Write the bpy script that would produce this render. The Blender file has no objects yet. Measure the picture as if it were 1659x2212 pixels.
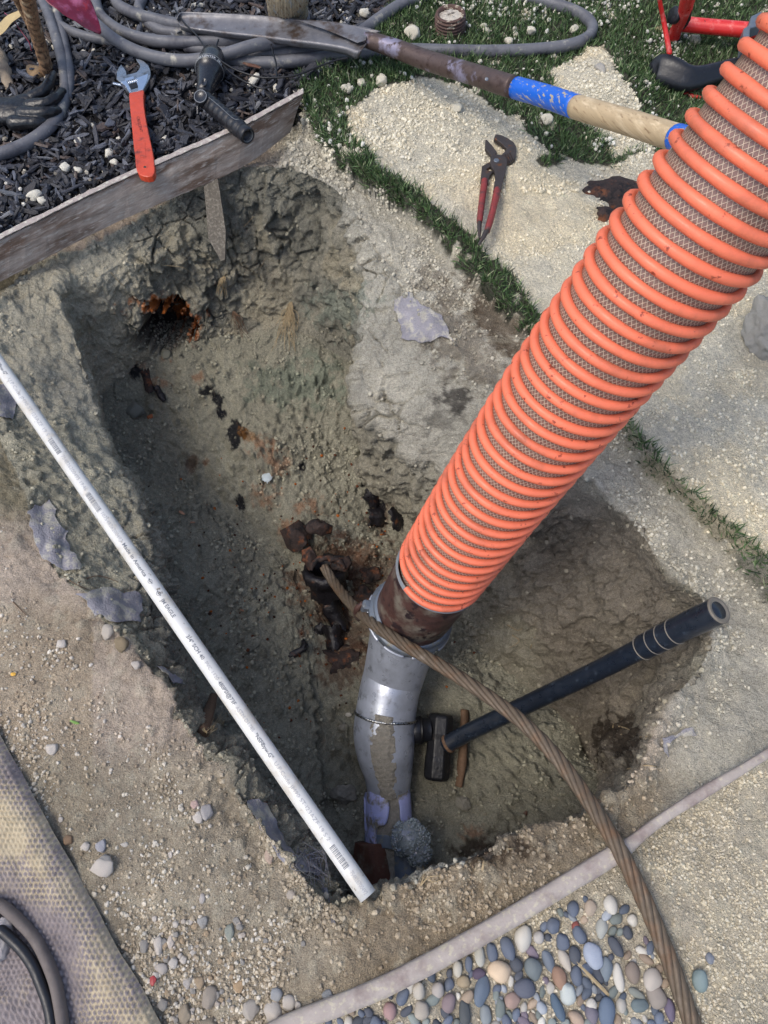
import bpy, bmesh, math, random
import numpy as np
from mathutils import Vector, Matrix
from mathutils.bvhtree import BVHTree
random.seed(7); rng = np.random.default_rng(7)
scene = bpy.context.scene
COL = scene.collection

# ------------------------------------------------------------------ camera
CAM_H = 1.35; TILT = math.radians(24); F = 1597.0; CX, CY = 829.5, 1106.0
cam_d = bpy.data.cameras.new('camera'); cam = bpy.data.objects.new('camera', cam_d); COL.objects.link(cam)
cam.location = (0, 0, CAM_H); cam.rotation_euler = (TILT, 0, 0)
cam_d.sensor_fit = 'VERTICAL'; cam_d.sensor_height = 36.0; cam_d.lens = 36.0 * F / 2212.0
cam_d.clip_start = 0.02; cam_d.clip_end = 200
scene.camera = cam
# ------------------------------------------------------------------ world, sun, exposure
SUN_EL, SUN_AZ = 62, 245      # soft light from the upper left
w = bpy.data.worlds.new("World"); scene.world = w; w.use_nodes = True
nt = w.node_tree; bg = nt.nodes['Background']
sky = nt.nodes.new('ShaderNodeTexSky'); sky.sky_type = 'NISHITA'; sky.sun_disc = False
sky.sun_elevation = math.radians(SUN_EL); sky.sun_rotation = math.radians(SUN_AZ)
sky.dust_density = 3.0; sky.air_density = 1.0; sky.ozone_density = 0.7
nt.links.new(sky.outputs[0], bg.inputs[0]); bg.inputs[1].default_value = 0.15
sd = bpy.data.lights.new('sun', 'SUN'); so = bpy.data.objects.new('sun', sd); COL.objects.link(so)
sd.energy = 1.1; sd.angle = math.radians(20); sd.color = (1.0, 0.95, 0.86)
_d = Vector((math.sin(math.radians(SUN_AZ)) * math.cos(math.radians(SUN_EL)),
             math.cos(math.radians(SUN_AZ)) * math.cos(math.radians(SUN_EL)), math.sin(math.radians(SUN_EL))))
so.rotation_euler = _d.to_track_quat('Z', 'Y').to_euler()
scene.view_settings.view_transform = 'Standard'; scene.view_settings.look = 'None'
scene.view_settings.exposure = 0.55; scene.view_settings.gamma = 1.0

# ------------------------------------------------------------------ helpers
CT, ST = math.cos(TILT), math.sin(TILT)
def P(x, y, z=0.0):
    """world point at height z seen at photo position (x, y)"""
    u = (x - CX) / F; v = (CY - y) / F
    t = (CAM_H - z) / (CT - v * ST)
    return Vector((u * t, t * (v * CT + ST), z))
def PD(x, y, d):
    u = (x - CX) / F; v = (CY - y) / F
    return Vector((u * d, d * (v * CT + ST), CAM_H - d * (CT - v * ST)))
def PW(x, y, wpx, r): return PD(x, y, 2 * r * F / wpx)
def Pn(x, y, z):
    x = np.asarray(x, float); y = np.asarray(y, float); z = np.asarray(z, float)
    u = (x - CX) / F; v = (CY - y) / F
    t = (CAM_H - z) / (CT - v * ST)
    return np.stack([u * t, t * (v * CT + ST), z + 0 * u], -1)
def proj(p):
    x, y, z = p[:, 0], p[:, 1], p[:, 2] - CAM_H
    d = y * ST - z * CT; up = y * CT + z * ST
    d = np.maximum(d, 0.05)
    return CX + F * x / d, CY - F * up / d
def R1(z, ox=0.0, oy=0.0, s=0.5): return lambda x, y: P(ox + x * s, oy + y * s, z)
def srgb(r, g, b, a=1.0):
    f = lambda c: (c / 255 / 12.92) if c / 255 <= 0.04045 else ((c / 255 + 0.055) / 1.055) ** 2.4
    return (f(r), f(g), f(b), a)
def S3(r, g, b): return np.array(srgb(r, g, b)[:3])

def _h(i, j, k, seed):
    h = (i.astype(np.uint32) * np.uint32(374761393) + j.astype(np.uint32) * np.uint32(668265263)
         + k.astype(np.uint32) * np.uint32(2246822519) + np.uint32(seed * 3266489917 & 0xffffffff))
    h = (h ^ (h >> np.uint32(13))) * np.uint32(1274126177)
    h = h ^ (h >> np.uint32(16))
    return h.astype(np.float32) / np.float32(4294967295.0)
def vn(p, sc, seed=0):
    q = p * sc; i = np.floor(q).astype(np.int64); f = q - i; f = f * f * (3 - 2 * f)
    r = 0
    for a in (0, 1):
        wx = f[:, 0] if a else 1 - f[:, 0]
        for b in (0, 1):
            wy = f[:, 1] if b else 1 - f[:, 1]
            for c in (0, 1):
                wz = f[:, 2] if c else 1 - f[:, 2]
                r = r + wx * wy * wz * _h(i[:, 0] + a, i[:, 1] + b, i[:, 2] + c, seed)
    return r
def fbm(p, sc, oc=4, seed=0, gain=0.5):
    a, s, t = 1.0, 0.0, 0.0
    for o in range(oc):
        s = s + a * vn(p, sc * 2.03 ** o, seed + o * 17); t += a; a *= gain
    return s / t
def worley(p, sc, seed=0):
    q = p * sc; i0 = np.floor(q).astype(np.int64)
    d1 = np.full(len(p), 9.0); d2 = np.full(len(p), 9.0); idv = np.zeros(len(p))
    for a in (-1, 0, 1):
        for b in (-1, 0, 1):
            for c in (-1, 0, 1):
                i, j, k = i0[:, 0] + a, i0[:, 1] + b, i0[:, 2] + c
                dx = i + _h(i, j, k, seed) - q[:, 0]; dy = j + _h(i, j, k, seed + 1) - q[:, 1]; dz = k + _h(i, j, k, seed + 2) - q[:, 2]
                d = dx * dx + dy * dy + dz * dz
                m = d < d1
                d2 = np.where(m, d1, np.minimum(d2, d)); idv = np.where(m, _h(i, j, k, seed + 5), idv); d1 = np.where(m, d, d1)
    return np.sqrt(d1), np.sqrt(d2), idv
def sstep(a, b, x):
    t = np.clip((x - a) / (b - a), 0, 1); return t * t * (3 - 2 * t)
def inpoly(x, y, poly):
    r = np.zeros(len(x), bool); n = len(poly)
    for i in range(n):
        x1, y1 = poly[i]; x2, y2 = poly[(i + 1) % n]
        c = ((y1 > y) != (y2 > y)) & (x < (x2 - x1) * (y - y1) / (y2 - y1 + 1e-12) + x1)
        r ^= c
    return r
def dline(x, y, line):
    d = np.full(len(x), 1e9)
    for (x1, y1), (x2, y2) in zip(line[:-1], line[1:]):
        dx, dy = x2 - x1, y2 - y1; L = dx * dx + dy * dy
        t = np.clip(((x - x1) * dx + (y - y1) * dy) / L, 0, 1)
        d = np.minimum(d, np.hypot(x - x1 - t * dx, y - y1 - t * dy))
    return d
def catmull(pts, n, closed=False):
    """resample a list of points (any dimension) to n points along a smooth curve"""
    A = np.array([list(p) for p in pts], float); m = len(A)
    if closed: A = np.vstack([A[-1:], A, A[:2]]); segs = m
    else: A = np.vstack([2 * A[0] - A[1], A, 2 * A[-1] - A[-2]]); segs = m - 1
    L = np.linalg.norm(np.diff(A[1:segs + 2, :3], axis=0), axis=1); cum = np.concatenate([[0], np.cumsum(L)])
    s = np.linspace(0, cum[-1], n, endpoint=not closed)
    k = np.clip(np.searchsorted(cum, s, 'right') - 1, 0, segs - 1)
    t = ((s - cum[k]) / np.maximum(L[k], 1e-9))[:, None]
    p0, p1, p2, p3 = A[k], A[k + 1], A[k + 2], A[k + 3]
    return 0.5 * (2 * p1 + (p2 - p0) * t + (2 * p0 - 5 * p1 + 4 * p2 - p3) * t ** 2 + (3 * p1 - p0 - 3 * p2 + p3) * t ** 3)

def mesh_np(name, V, Fc, mat=None, parent=None, smooth=True, col=None, uv=None):
    """V (n,3), Fc (m,k) array or list of tuples; col = per-vertex (n,3)"""
    me = bpy.data.meshes.new(name)
    V = np.asarray(V, np.float32)
    if isinstance(Fc, np.ndarray):
        k = Fc.shape[1]; me.vertices.add(len(V)); me.vertices.foreach_set('co', V.ravel())
        me.loops.add(Fc.size); me.loops.foreach_set('vertex_index', Fc.astype(np.int32).ravel())
        me.polygons.add(len(Fc)); me.polygons.foreach_set('loop_start', np.arange(0, Fc.size, k, dtype=np.int32))
        me.update(calc_edges=True)
    else:
        me.from_pydata([tuple(v) for v in V.tolist()], [], [tuple(int(i) for i in f) for f in Fc]); me.update()
    me.polygons.foreach_set('use_smooth', np.full(len(me.polygons), smooth)); 
    if col is not None:
        at_ = me.color_attributes.new('Col', 'FLOAT_COLOR', 'POINT')
        c4 = np.ones((len(V), 4), np.float32); c4[:, :3] = col; at_.data.foreach_set('color', c4.ravel())
    if uv is not None:
        ul = me.uv_layers.new(name='UVMap'); li = np.zeros(len(me.loops), np.int32); me.loops.foreach_get('vertex_index', li)
        ul.data.foreach_set('uv', np.asarray(uv, np.float32)[li].ravel())
    if mat: me.materials.append(mat)
    o = bpy.data.objects.new(name, me); COL.objects.link(o)
    if parent: o.parent = parent
    return o
def tag(o, label=None, cat=None, group=None, kind=None):
    if label: o['label'] = label
    if cat: o['category'] = cat
    if group: o['group'] = group
    if kind: o['kind'] = kind
    return o
def thing(name, label, cat, loc=(0, 0, 0), group=None):
    o = bpy.data.objects.new(name, None); COL.objects.link(o); o.empty_display_size = 0.05
    tag(o, label, cat, group); o['_loc'] = list(loc)
    return o
THINGS = []
# parts are modelled in world coordinates; finish() moves each Empty to its base and keeps the parts where they are
def finish_things():
    for o in [o for o in bpy.data.objects if o.type == 'EMPTY' and o.parent is None]:
        loc = Vector(o['_loc']); del o['_loc']
        o.location = loc
        for c in o.children: c.location = c.location - loc

def mat(name, color, rough=0.6, metal=0.0, var=0.0, vscale=60, color2=None, c2scale=40, c2lo=0.5, c2hi=0.6, bump=0.0, bscale=200,
        attr=False, coat=0.0, spec=None, alpha=None, color3=None, c3scale=150, c3lo=0.62, c3hi=0.7, bdetail=6, stretch=None):
    m = bpy.data.materials.new(name); m.use_nodes = True; n = m.node_tree.nodes; L = m.node_tree.links
    b = n['Principled BSDF']; b.inputs['Roughness'].default_value = rough; b.inputs['Metallic'].default_value = metal
    tc = n.new('ShaderNodeTexCoord'); src = tc.outputs['Object']
    if stretch:
        mp = n.new('ShaderNodeMapping'); mp.inputs['Scale'].default_value = stretch[:3]
        if len(stretch) > 3:
            mp.vector_type = 'TEXTURE'; mp.inputs['Scale'].default_value = [1 / q for q in stretch[:3]]; mp.inputs['Rotation'].default_value = (0, 0, stretch[3])
        L.new(src, mp.inputs[0]); src = mp.outputs[0]
    def noise(sc, det=4, ro=0.55):
        q = n.new('ShaderNodeTexNoise'); q.inputs['Scale'].default_value = sc; q.inputs['Detail'].default_value = det; q.inputs['Roughness'].default_value = ro
        L.new(src, q.inputs['Vector']); return q.outputs['Fac']
    if attr:
        a = n.new('ShaderNodeVertexColor'); a.layer_name = 'Col'; c = a.outputs['Color']
    else:
        a = n.new('ShaderNodeRGB'); a.outputs[0].default_value = color if len(color) == 4 else (*color, 1); c = a.outputs[0]
    def mixin(c, c2, sc, lo, hi):
        r = n.new('ShaderNodeMapRange'); r.inputs[1].default_value = lo; r.inputs[2].default_value = hi; L.new(noise(sc, 6, 0.62), r.inputs[0])
        mx = n.new('ShaderNodeMix'); mx.data_type = 'RGBA'; L.new(r.outputs[0], mx.inputs[0]); L.new(c, mx.inputs[6]); mx.inputs[7].default_value = c2
        return mx.outputs[2]
    if color2: c = mixin(c, color2, c2scale, c2lo, c2hi)
    if color3: c = mixin(c, color3, c3scale, c3lo, c3hi)
    if var:
        r = n.new('ShaderNodeMapRange'); r.inputs[1].default_value = 0.25; r.inputs[2].default_value = 0.75
        r.inputs[3].default_value = 1 - var; r.inputs[4].default_value = 1 + var; L.new(noise(vscale, 5, 0.65), r.inputs[0])
        mu = n.new('ShaderNodeVectorMath'); mu.operation = 'SCALE'; L.new(c, mu.inputs[0]); L.new(r.outputs[0], mu.inputs['Scale']); c = mu.outputs[0]
        rr = n.new('ShaderNodeMapRange'); rr.inputs[1].default_value = 0.3; rr.inputs[2].default_value = 0.7
        rr.inputs[3].default_value = max(0.02, rough - 0.12); rr.inputs[4].default_value = min(1, rough + 0.12); L.new(noise(vscale * 1.7), rr.inputs[0]); L.new(rr.outputs[0], b.inputs['Roughness'])
    L.new(c, b.inputs['Base Color'])
    if bump:
        bp = n.new('ShaderNodeBump'); bp.inputs['Strength'].default_value = 1.0; bp.inputs['Distance'].default_value = bump
        L.new(noise(bscale, bdetail, 0.6), bp.inputs['Height']); L.new(bp.outputs[0], b.inputs['Normal'])
    if coat: b.inputs['Coat Weight'].default_value = coat; b.inputs['Coat Roughness'].default_value = 0.15
    if spec is not None: b.inputs['Specular IOR Level'].default_value = spec
    if alpha is not None: b.inputs['Alpha'].default_value = alpha
    return m

def sweep(pts, rad, n=16, samples=None, closed_ends=True, prof=None, start_up=None):
    """tube round a smooth path; rad = float or list matching pts; returns V, F(list)"""
    pts = [list(p) for p in pts]
    r = rad if hasattr(rad, '__len__') else [rad] * len(pts)
    A = np.array([p + [q] for p, q in zip(pts, r)])
    samples = samples or len(pts) * 8
    C = catmull(A, samples); c = C[:, :3]; rr = C[:, 3]
    T = np.gradient(c, axis=0); T /= np.linalg.norm(T, axis=1)[:, None]
    up = np.array(start_up if start_up else (0, 0, 1.0));
    if abs(T[0] @ up) > 0.95: up = np.array((0, 1.0, 0))
    N = np.zeros_like(T); n0 = up - T[0] * (T[0] @ up); N[0] = n0 / np.linalg.norm(n0)
    for i in range(1, samples):
        v = N[i - 1] - T[i] * (T[i] @ N[i - 1]); N[i] = v / np.linalg.norm(v)
    B = np.cross(T, N); a = np.linspace(0, 2 * math.pi, n, endpoint=False)
    pr = np.ones((samples, n)) if prof is None else prof(np.linspace(0, 1, samples)[:, None], a[None, :]) * np.ones((samples, n))
    V = c[:, None, :] + rr[:, None, None] * pr[:, :, None] * (np.cos(a)[None, :, None] * N[:, None, :] + np.sin(a)[None, :, None] * B[:, None, :])
    V = V.reshape(-1, 3)
    idx = np.arange(samples * n).reshape(samples, n)
    q = np.stack([idx[:-1], np.roll(idx, -1, 1)[:-1], np.roll(idx, -1, 1)[1:], idx[1:]], -1).reshape(-1, 4)
    Fc = [tuple(f) for f in q.tolist()]
    if closed_ends: Fc.append(tuple(idx[0][::-1].tolist())); Fc.append(tuple(idx[-1].tolist()))
    return V, Fc, (c, T, N, B, rr)
def tube(name, pts, rad, m, parent=None, **k):
    V, Fc, _ = sweep(pts, rad, **k); o = mesh_np(name, V, Fc, m, parent); return o
def merge(parts):
    V = []; Fc = []; o = 0
    for v, f in parts:
        V.append(np.asarray(v)); Fc += [tuple(i + o for i in t) for t in f]; o += len(v)
    return np.vstack(V), Fc
def lathe(profile, base, axis, n=32, up=(0, 1, 0.01), arc=None):
    """profile list of (dist along axis, radius)"""
    ax = Vector(axis).normalized(); u = Vector(up); u = (u - ax * u.dot(ax)).normalized(); v = ax.cross(u); base = Vector(base)
    V = []; full = arc is None; a0, a1 = (0, 2 * math.pi) if full else arc; cnt = n if full else n + 1
    for d, r in profile:
        for i in range(cnt):
            a = a0 + (a1 - a0) * i / n; V.append(tuple(base + ax * d + (u * math.cos(a) + v * math.sin(a)) * r))
    Fc = []
    for j in range(len(profile) - 1):
        for i in range(n):
            k = (i + 1) % cnt if full else i + 1
            Fc.append((j * cnt + i, j * cnt + k, (j + 1) * cnt + k, (j + 1) * cnt + i))
    return np.array(V), Fc
def plate(name, outline, thick, m, parent=None, bevel=0.002, smoothn=0, seg=3, normal=None):
    """outline: world points of the top face; extruded down by thick, bevelled"""
    if smoothn: outline = catmull(outline, smoothn, closed=True)
    bm = bmesh.new(); vs = [bm.verts.new(tuple(p)) for p in outline]; f = bm.faces.new(vs)
    bm.normal_update()
    if f.normal.z < 0: bmesh.ops.reverse_faces(bm, faces=[f]); bm.normal_update()
    dn = (Vector(normal) if normal else f.normal.copy()) * -thick
    r = bmesh.ops.extrude_face_region(bm, geom=[f])
    nv = [e for e in r['geom'] if isinstance(e, bmesh.types.BMVert)]
    for v in vs: v.co += dn
    bmesh.ops.recalc_face_normals(bm, faces=bm.faces)
    if bevel:
        ed = [e for e in bm.edges if e.calc_face_angle(0) > 0.6]
        bmesh.ops.bevel(bm, geom=ed, offset=bevel, segments=seg, affect='EDGES', profile=0.6, clamp_overlap=True)
    bmesh.ops.triangulate(bm, faces=[f for f in bm.faces if len(f.verts) > 4])
    me = bpy.data.meshes.new(name); bm.to_mesh(me); bm.free(); me.materials.append(m)
    for p in me.polygons: p.use_smooth = False
    o = bpy.data.objects.new(name, me); COL.objects.link(o); o.parent = parent
    return o
def boxmesh(c, ax, ay, az):
    c = np.array(c); ax, ay, az = map(np.array, (ax, ay, az))
    V = [c + sx * ax + sy * ay + sz * az for sx in (-1, 1) for sy in (-1, 1) for sz in (-1, 1)]
    return np.array(V), [(0, 1, 3, 2), (4, 6, 7, 5), (0, 4, 5, 1), (2, 3, 7, 6), (0, 2, 6, 4), (1, 5, 7, 3)]
def ico(sub=2):
    bm = bmesh.new(); bmesh.ops.create_icosphere(bm, subdivisions=sub, radius=1)
    V = np.array([v.co[:] for v in bm.verts]); Fc = np.array([[v.index for v in f.verts] for f in bm.faces]); bm.free(); return V, Fc
def rot_rand(n, flat=False):
    """n random rotation matrices; flat: only yaw with a slight tilt"""
    if flat is not False:
        yaw = rng.uniform(0, 2 * math.pi, n); t1 = rng.normal(0, flat, n); t2 = rng.normal(0, flat, n)
        c, s = np.cos(yaw), np.sin(yaw); Z = np.zeros((n, 3, 3))
        Rz = Z.copy(); Rz[:, 0, 0] = c; Rz[:, 0, 1] = -s; Rz[:, 1, 0] = s; Rz[:, 1, 1] = c; Rz[:, 2, 2] = 1
        Ry = Z.copy(); Ry[:, 0, 0] = np.cos(t1); Ry[:, 0, 2] = np.sin(t1); Ry[:, 2, 0] = -np.sin(t1); Ry[:, 2, 2] = np.cos(t1); Ry[:, 1, 1] = 1
        Rx = Z.copy(); Rx[:, 1, 1] = np.cos(t2); Rx[:, 1, 2] = -np.sin(t2); Rx[:, 2, 1] = np.sin(t2); Rx[:, 2, 2] = np.cos(t2); Rx[:, 0, 0] = 1
        return Rz @ Ry @ Rx
    q = rng.normal(size=(n, 4)); q /= np.linalg.norm(q, axis=1)[:, None]; a, b, c, d = q.T
    return np.stack([np.stack([a*a+b*b-c*c-d*d, 2*(b*c-a*d), 2*(b*d+a*c)], -1), np.stack([2*(b*c+a*d), a*a-b*b+c*c-d*d, 2*(c*d-a*b)], -1),
                     np.stack([2*(b*d-a*c), 2*(c*d+a*b), a*a-b*b-c*c+d*d], -1)], 1)
def scatter(name, tmpls, pos, scl, rot, colors, m, smooth=False):
    """merge many copies of small template meshes into ONE object (only used for uncountable stuff)"""
    Vs, Fs, Cs, off = [], [], [], 0
    pick = rng.integers(0, len(tmpls), len(pos))
    for t, (tv, tf) in enumerate(tmpls):
        i = np.where(pick == t)[0]
        if len(i) == 0: continue
        v = np.einsum('nij,nkj->nki', rot[i], tv[None] * scl[i][:, None, :]) + pos[i][:, None, :]
        Vs.append(v.reshape(-1, 3)); Fs.append((tf[None] + (np.arange(len(i)) * len(tv))[:, None, None] + off).reshape(-1, tf.shape[1]))
        Cs.append(np.repeat(colors[i], len(tv), axis=0)); off += len(i) * len(tv)
    return mesh_np(name, np.vstack(Vs), np.vstack(Fs), m, smooth=smooth, col=np.vstack(Cs))
def rocktmpl(sub=1, rough=0.35, seed=0, flatten=1.0):
    V, Fc = ico(sub); n = vn(V + 10, 1.3, seed); w1, w2, idv = worley(V + 5, 0.9, seed + 3)
    V = V * (1 - rough + 1.2 * rough * n + rough * 0.5 * w1)[:, None]; V[:, 2] *= flatten
    return V, Fc
def text(body, size, parent, m, place, name='lettering', bold=False, maxw=None):
    """flat text turned into a mesh; place(x, y, 0) -> world, for each vertex"""
    cu = bpy.data.curves.new('t', 'FONT'); cu.body = body; cu.size = size; cu.resolution_u = 2
    if bold: cu.offset = size * 0.02
    ob = bpy.data.objects.new('t', cu); COL.objects.link(ob)
    dg = bpy.context.evaluated_depsgraph_get(); me = bpy.data.meshes.new_from_object(ob.evaluated_get(dg))
    bpy.data.objects.remove(ob); bpy.data.curves.remove(cu)
    xs = [v.co.x for v in me.vertices]; wd = max(xs) if xs else 1
    k = (maxw / wd) if maxw else 1
    bm = bmesh.new(); bm.from_mesh(me); bmesh.ops.triangulate(bm, faces=bm.faces)
    for _ in range(2): bmesh.ops.subdivide_edges(bm, edges=[e for e in bm.edges if e.calc_length() > size * .22], cuts=1)
    bmesh.ops.triangulate(bm, faces=bm.faces); bm.to_mesh(me); bm.free()
    for v in me.vertices: v.co = place(v.co.x * k, v.co.y)
    me.materials.clear(); me.materials.append(m); me.name = name
    o = bpy.data.objects.new(name, me); COL.objects.link(o); o.parent = parent
    return o

# ================================================================== GROUND AND PIT
T_ = [(60,578,-.07),(190,532,-.08),(330,455,-.08),(480,374,-.07),(565,358,-.05),(655,372,-.03),(742,425,-.03),(815,540,-.03),(920,690,-.04),(1060,830,-.045),
      (1200,960,-.05),(1330,1080,-.04),(1440,1225,-.03),(1520,1300,-.03),(1535,1400,-.02),(1440,1530,-.02),(1360,1685,-.01),(1225,1775,0),(1130,1800,0),
      (1010,1855,0),(900,1893,0),(745,1965,0),(600,1830,0),(520,1720,0),(430,1600,0),(330,1450,0),(220,1335,0),(100,1200,0),(40,1040,-.01),(-20,900,-.01),(-60,740,-.02)]
S_ = [(118,612,-.08),(225,600,-.13),(355,545,-.14),(500,450,-.13),(620,425,-.12),(700,430,-.09),(762,500,-.06),(788,610,-.06),(780,760,-.11),(806,910,-.18),
      (1000,1040,-.22),(1285,1112,-.14),(1402,1256,-.13),(1488,1325,-.12),(1500,1415,-.11),(1400,1560,-.15),(1335,1700,-.1),(1235,1785,-.1),(1140,1812,-.1),
      (1020,1866,-.1),(905,1905,-.1),(742,1975,-.1),(680,1880,-.07),(595,1770,-.08),(485,1640,-.09),(378,1470,-.12),(345,1340,-.14),(325,1200,-.16),(272,1045,-.17),(212,925,-.17),(178,765,-.13)]
B_ = [(225,850,-.45),(300,790,-.44),(405,742,-.42),(520,722,-.42),(640,722,-.42),(730,765,-.45),(775,800,-.47),(798,870,-.50),(796,965,-.53),(806,1050,-.57),
      (862,1150,-.61),(940,1270,-.63),(1040,1400,-.63),(1150,1500,-.62),(1240,1575,-.6),(1285,1650,-.58),(1290,1725,-.55),(1230,1800,-.54),(1140,1830,-.54),
      (1015,1880,-.55),(900,1925,-.56),(745,1985,-.54),(712,1872,-.48),(620,1745,-.45),(515,1630,-.43),(420,1495,-.42),(380,1370,-.41),(360,1230,-.41),(306,1070,-.41),(240,975,-.42),(222,905,-.43)]
def loop(a): return [P(*p) for p in a]
NA, NF, NW, NO = 1500, 120, 150, 275
Cc = P(640, 1230, -.6)
Tl, Sl, Bl = (catmull(loop(a), NA * 0 + len(a) * 50, closed=True) for a in (T_, S_, B_))
# index-preserving smooth resample: every control point gets the same number of samples
def lp(a):
    A = np.array([list(p) for p in loop(a)]); m = len(A); out = []
    for i in range(m):
        p0, p1, p2, p3 = A[(i - 1) % m], A[i], A[(i + 1) % m], A[(i + 2) % m]
        for t in np.linspace(0, 1, 50, endpoint=False):
            out.append(0.5 * (2 * p1 + (p2 - p0) * t + (2 * p0 - 5 * p1 + 4 * p2 - p3) * t ** 2 + (3 * p1 - p0 - 3 * p2 + p3) * t ** 3))
    return np.array(out)
Tl, Sl, Bl = lp(T_), lp(S_), lp(B_)
# even spacing along the rim
L_ = np.linalg.norm(np.roll(Tl, -1, 0) - Tl, axis=1) * .6 + np.linalg.norm(np.roll(Bl, -1, 0) - Bl, axis=1) * .4; cum = np.concatenate([[0], np.cumsum(L_)])
s_ = np.linspace(0, cum[-1], NA, endpoint=False); k_ = np.interp(s_, cum, np.arange(len(cum)))
def rs(A): A2 = np.vstack([A, A[:1]]); return np.stack([np.interp(k_, np.arange(len(A2)), A2[:, c]) for c in range(3)], -1)
Tl, Sl, Bl = rs(Tl), rs(Sl), rs(Bl)
rings = []; kind = []
for t in np.linspace(0.004, 1, NF, endpoint=False):
    p = Cc + 0 * Tl if False else np.array(Cc)[None] + (Bl - np.array(Cc)[None]) * t
    p[:, 2] = Cc.z + (Bl[:, 2] - Cc.z) * t ** 1.3; rings.append(p); kind.append(0)
for wv in np.linspace(0, 1, NW, endpoint=False):
    a, b, t = (Bl, Sl, wv / .62) if wv < .62 else (Sl, Tl, (wv - .62) / .38)
    p = a + (b - a) * t
    if wv < .62:      # gently concave foot of the wall
        p = p + np.array([0, 0, -1.0]) * (0.10 * np.sin(math.pi * t) * (a[:, 2:3] - b[:, 2:3]) * -1 * .6)
    rings.append(p); kind.append(1)
dirs = Tl - np.array(Cc); dirs[:, 2] = 0; dirs /= np.linalg.norm(dirs, axis=1)[:, None]
od = np.concatenate([np.linspace(0, 1.25, NO - 30), 1.25 + np.geomspace(.006, 6.0, 30)])
TURF = [tuple(P(x, y).xy) for x, y in [(640,185),(672,270),(705,330),(790,395),(905,470),(1000,570),(1075,650),(1150,735),(1240,830),(1340,935),(1395,1010),(1450,1065),(1560,1165),(1659,1290),(1800,1440)]]
TURFP = TURF + [(9, 0), (9, 9), tuple(P(850, -600).xy), tuple(P(850, 0).xy), tuple(P(800, 90).xy), tuple(P(730, 145).xy)]
def ground_z(p):
    x, y = p[:, 0], p[:, 1]; d = dline(x, y, TURF); ins = inpoly(x, y, TURFP); s = np.where(ins, d, -d) + (fbm(p, 45, 3, 5) - .5) * .02
    z = -.035 + .045 * sstep(-.004, .010, s)
    # only right of the bed edging; elsewhere level
    side = sstep(P(560, 300).x, P(660, 300).x, x + 0.0 * y)
    near = sstep(-0.10, 0.12, y)
    z = z * side * near + 0.0
    z += (fbm(p, 6, 3, 9) - .5) * .03 + (fbm(p, 22, 3, 11) - .5) * .012
    bz = inpoly(x, y, [tuple(P(a, b).xy) for a, b in [(-200,600),(0,500),(240,384),(485,274),(655,184),(650,270),(560,365),(480,400),(300,480),(0,640),(-200,730)]])
    z = np.where(bz, -.085, z)
    # heap of excavated sand on the turf
    hx, hy = P(1010, 380).xy; z += .035 * np.exp(-(((x - hx) / .35) ** 2 + ((y - hy) / .16) ** 2)) * ins
    hx, hy = P(1550, 820).xy; z += .03 * np.exp(-(((x - hx) / .3) ** 2 + ((y - hy) / .35) ** 2)) * ins
    hx, hy = P(1310, 215).xy; z += .035 * np.exp(-(((x - hx) / .13) ** 2 + ((y - hy) / .1) ** 2)) * ins
    return z
for d in od:
    p = Tl + dirs * d; g = ground_z(p); bl = sstep(0, .05, np.full(len(p), d)); p[:, 2] = Tl[:, 2] * (1 - bl) + g * bl
    rings.append(p); kind.append(2)
G = np.array(rings); NR = len(G); kind = np.array(kind)
V = G.reshape(-1, 3).copy(); K = np.repeat(kind, NA)
def gnormals(G):
    du = np.roll(G, -1, 1) - np.roll(G, 1, 1); dv = np.zeros_like(G); dv[1:-1] = G[2:] - G[:-2]; dv[0] = G[1] - G[0]; dv[-1] = G[-1] - G[-2]
    n = np.cross(dv, du); n /= np.maximum(np.linalg.norm(n, axis=2)[:, :, None], 1e-12)
    return n
Nn = gnormals(G); sgn = np.sign(Nn[NF // 2, 0, 2]); Nn *= sgn; N = Nn.reshape(-1, 3)
px, py = proj(V)
wob = (fbm(V, 14, 3, 31) - .5) * 60; wob2 = (fbm(V, 14, 3, 37) - .5) * 60
isF, isW, isO = K == 0, K == 1, K == 2
ringi = np.repeat(np.arange(NR), NA); wfrac = np.clip((ringi - NF) / NW, 0, 1)
wall = isW * np.sin(np.clip(wfrac, 0, 1) * math.pi) ** .5
rimw = np.exp(-((ringi - NF - NW) / 16.0) ** 2)
footw = np.exp(-((ringi - NF) / 14.0) ** 2)
# --- displacement along the normal
big = fbm(V, 7, 3, 1) - .5; mid = fbm(V, 19, 4, 2) - .5; fine = fbm(V, 75, 4, 3) - .5
w1, w2, wid = worley(V + (mid[:, None] * .03), 16, 4); w1b, w2b, wid2 = worley(V + fine[:, None] * .01, 48, 8)
rid = 1 - np.abs(2 * fbm(V * np.array([1, 1, .45]), 16, 4, 21) - 1) * 2
rid2 = 1 - np.abs(2 * fbm(V * np.array([1, 1, .5]), 38, 4, 22) - 1) * 2
farw = sstep(1000, 850, py)     # far wall is the rough blocky one
rightw = sstep(820, 900, px) * isW
D = isF * (mid * .035 + fine * .014 + (wid - .5) * .012 * sstep(.0, .5, w1) + (.35 - w1b) * .012)
D += wall * (big * .07 + mid * .045 + fine * .02 + (wid - .5) * .034 * (1 - .65 * rightw) * (1 - .75 * sstep(330, 230, px)) + rid * .012 * (1 - .5 * rightw) + rid2 * .006 + (wid2 - .5) * .012)
D *= 1 - .5 * isW * rightw * sstep(.6, .7, wfrac) - .4 * isW * sstep(330, 230, px)
D *= 1 - .55 * isW * sstep(.58, .66, wfrac) * sstep(730, 770, px) * (py < 1150)
D += isO * (mid * .008 + fine * .007 + (.4 - w1b) * .005)
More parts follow.
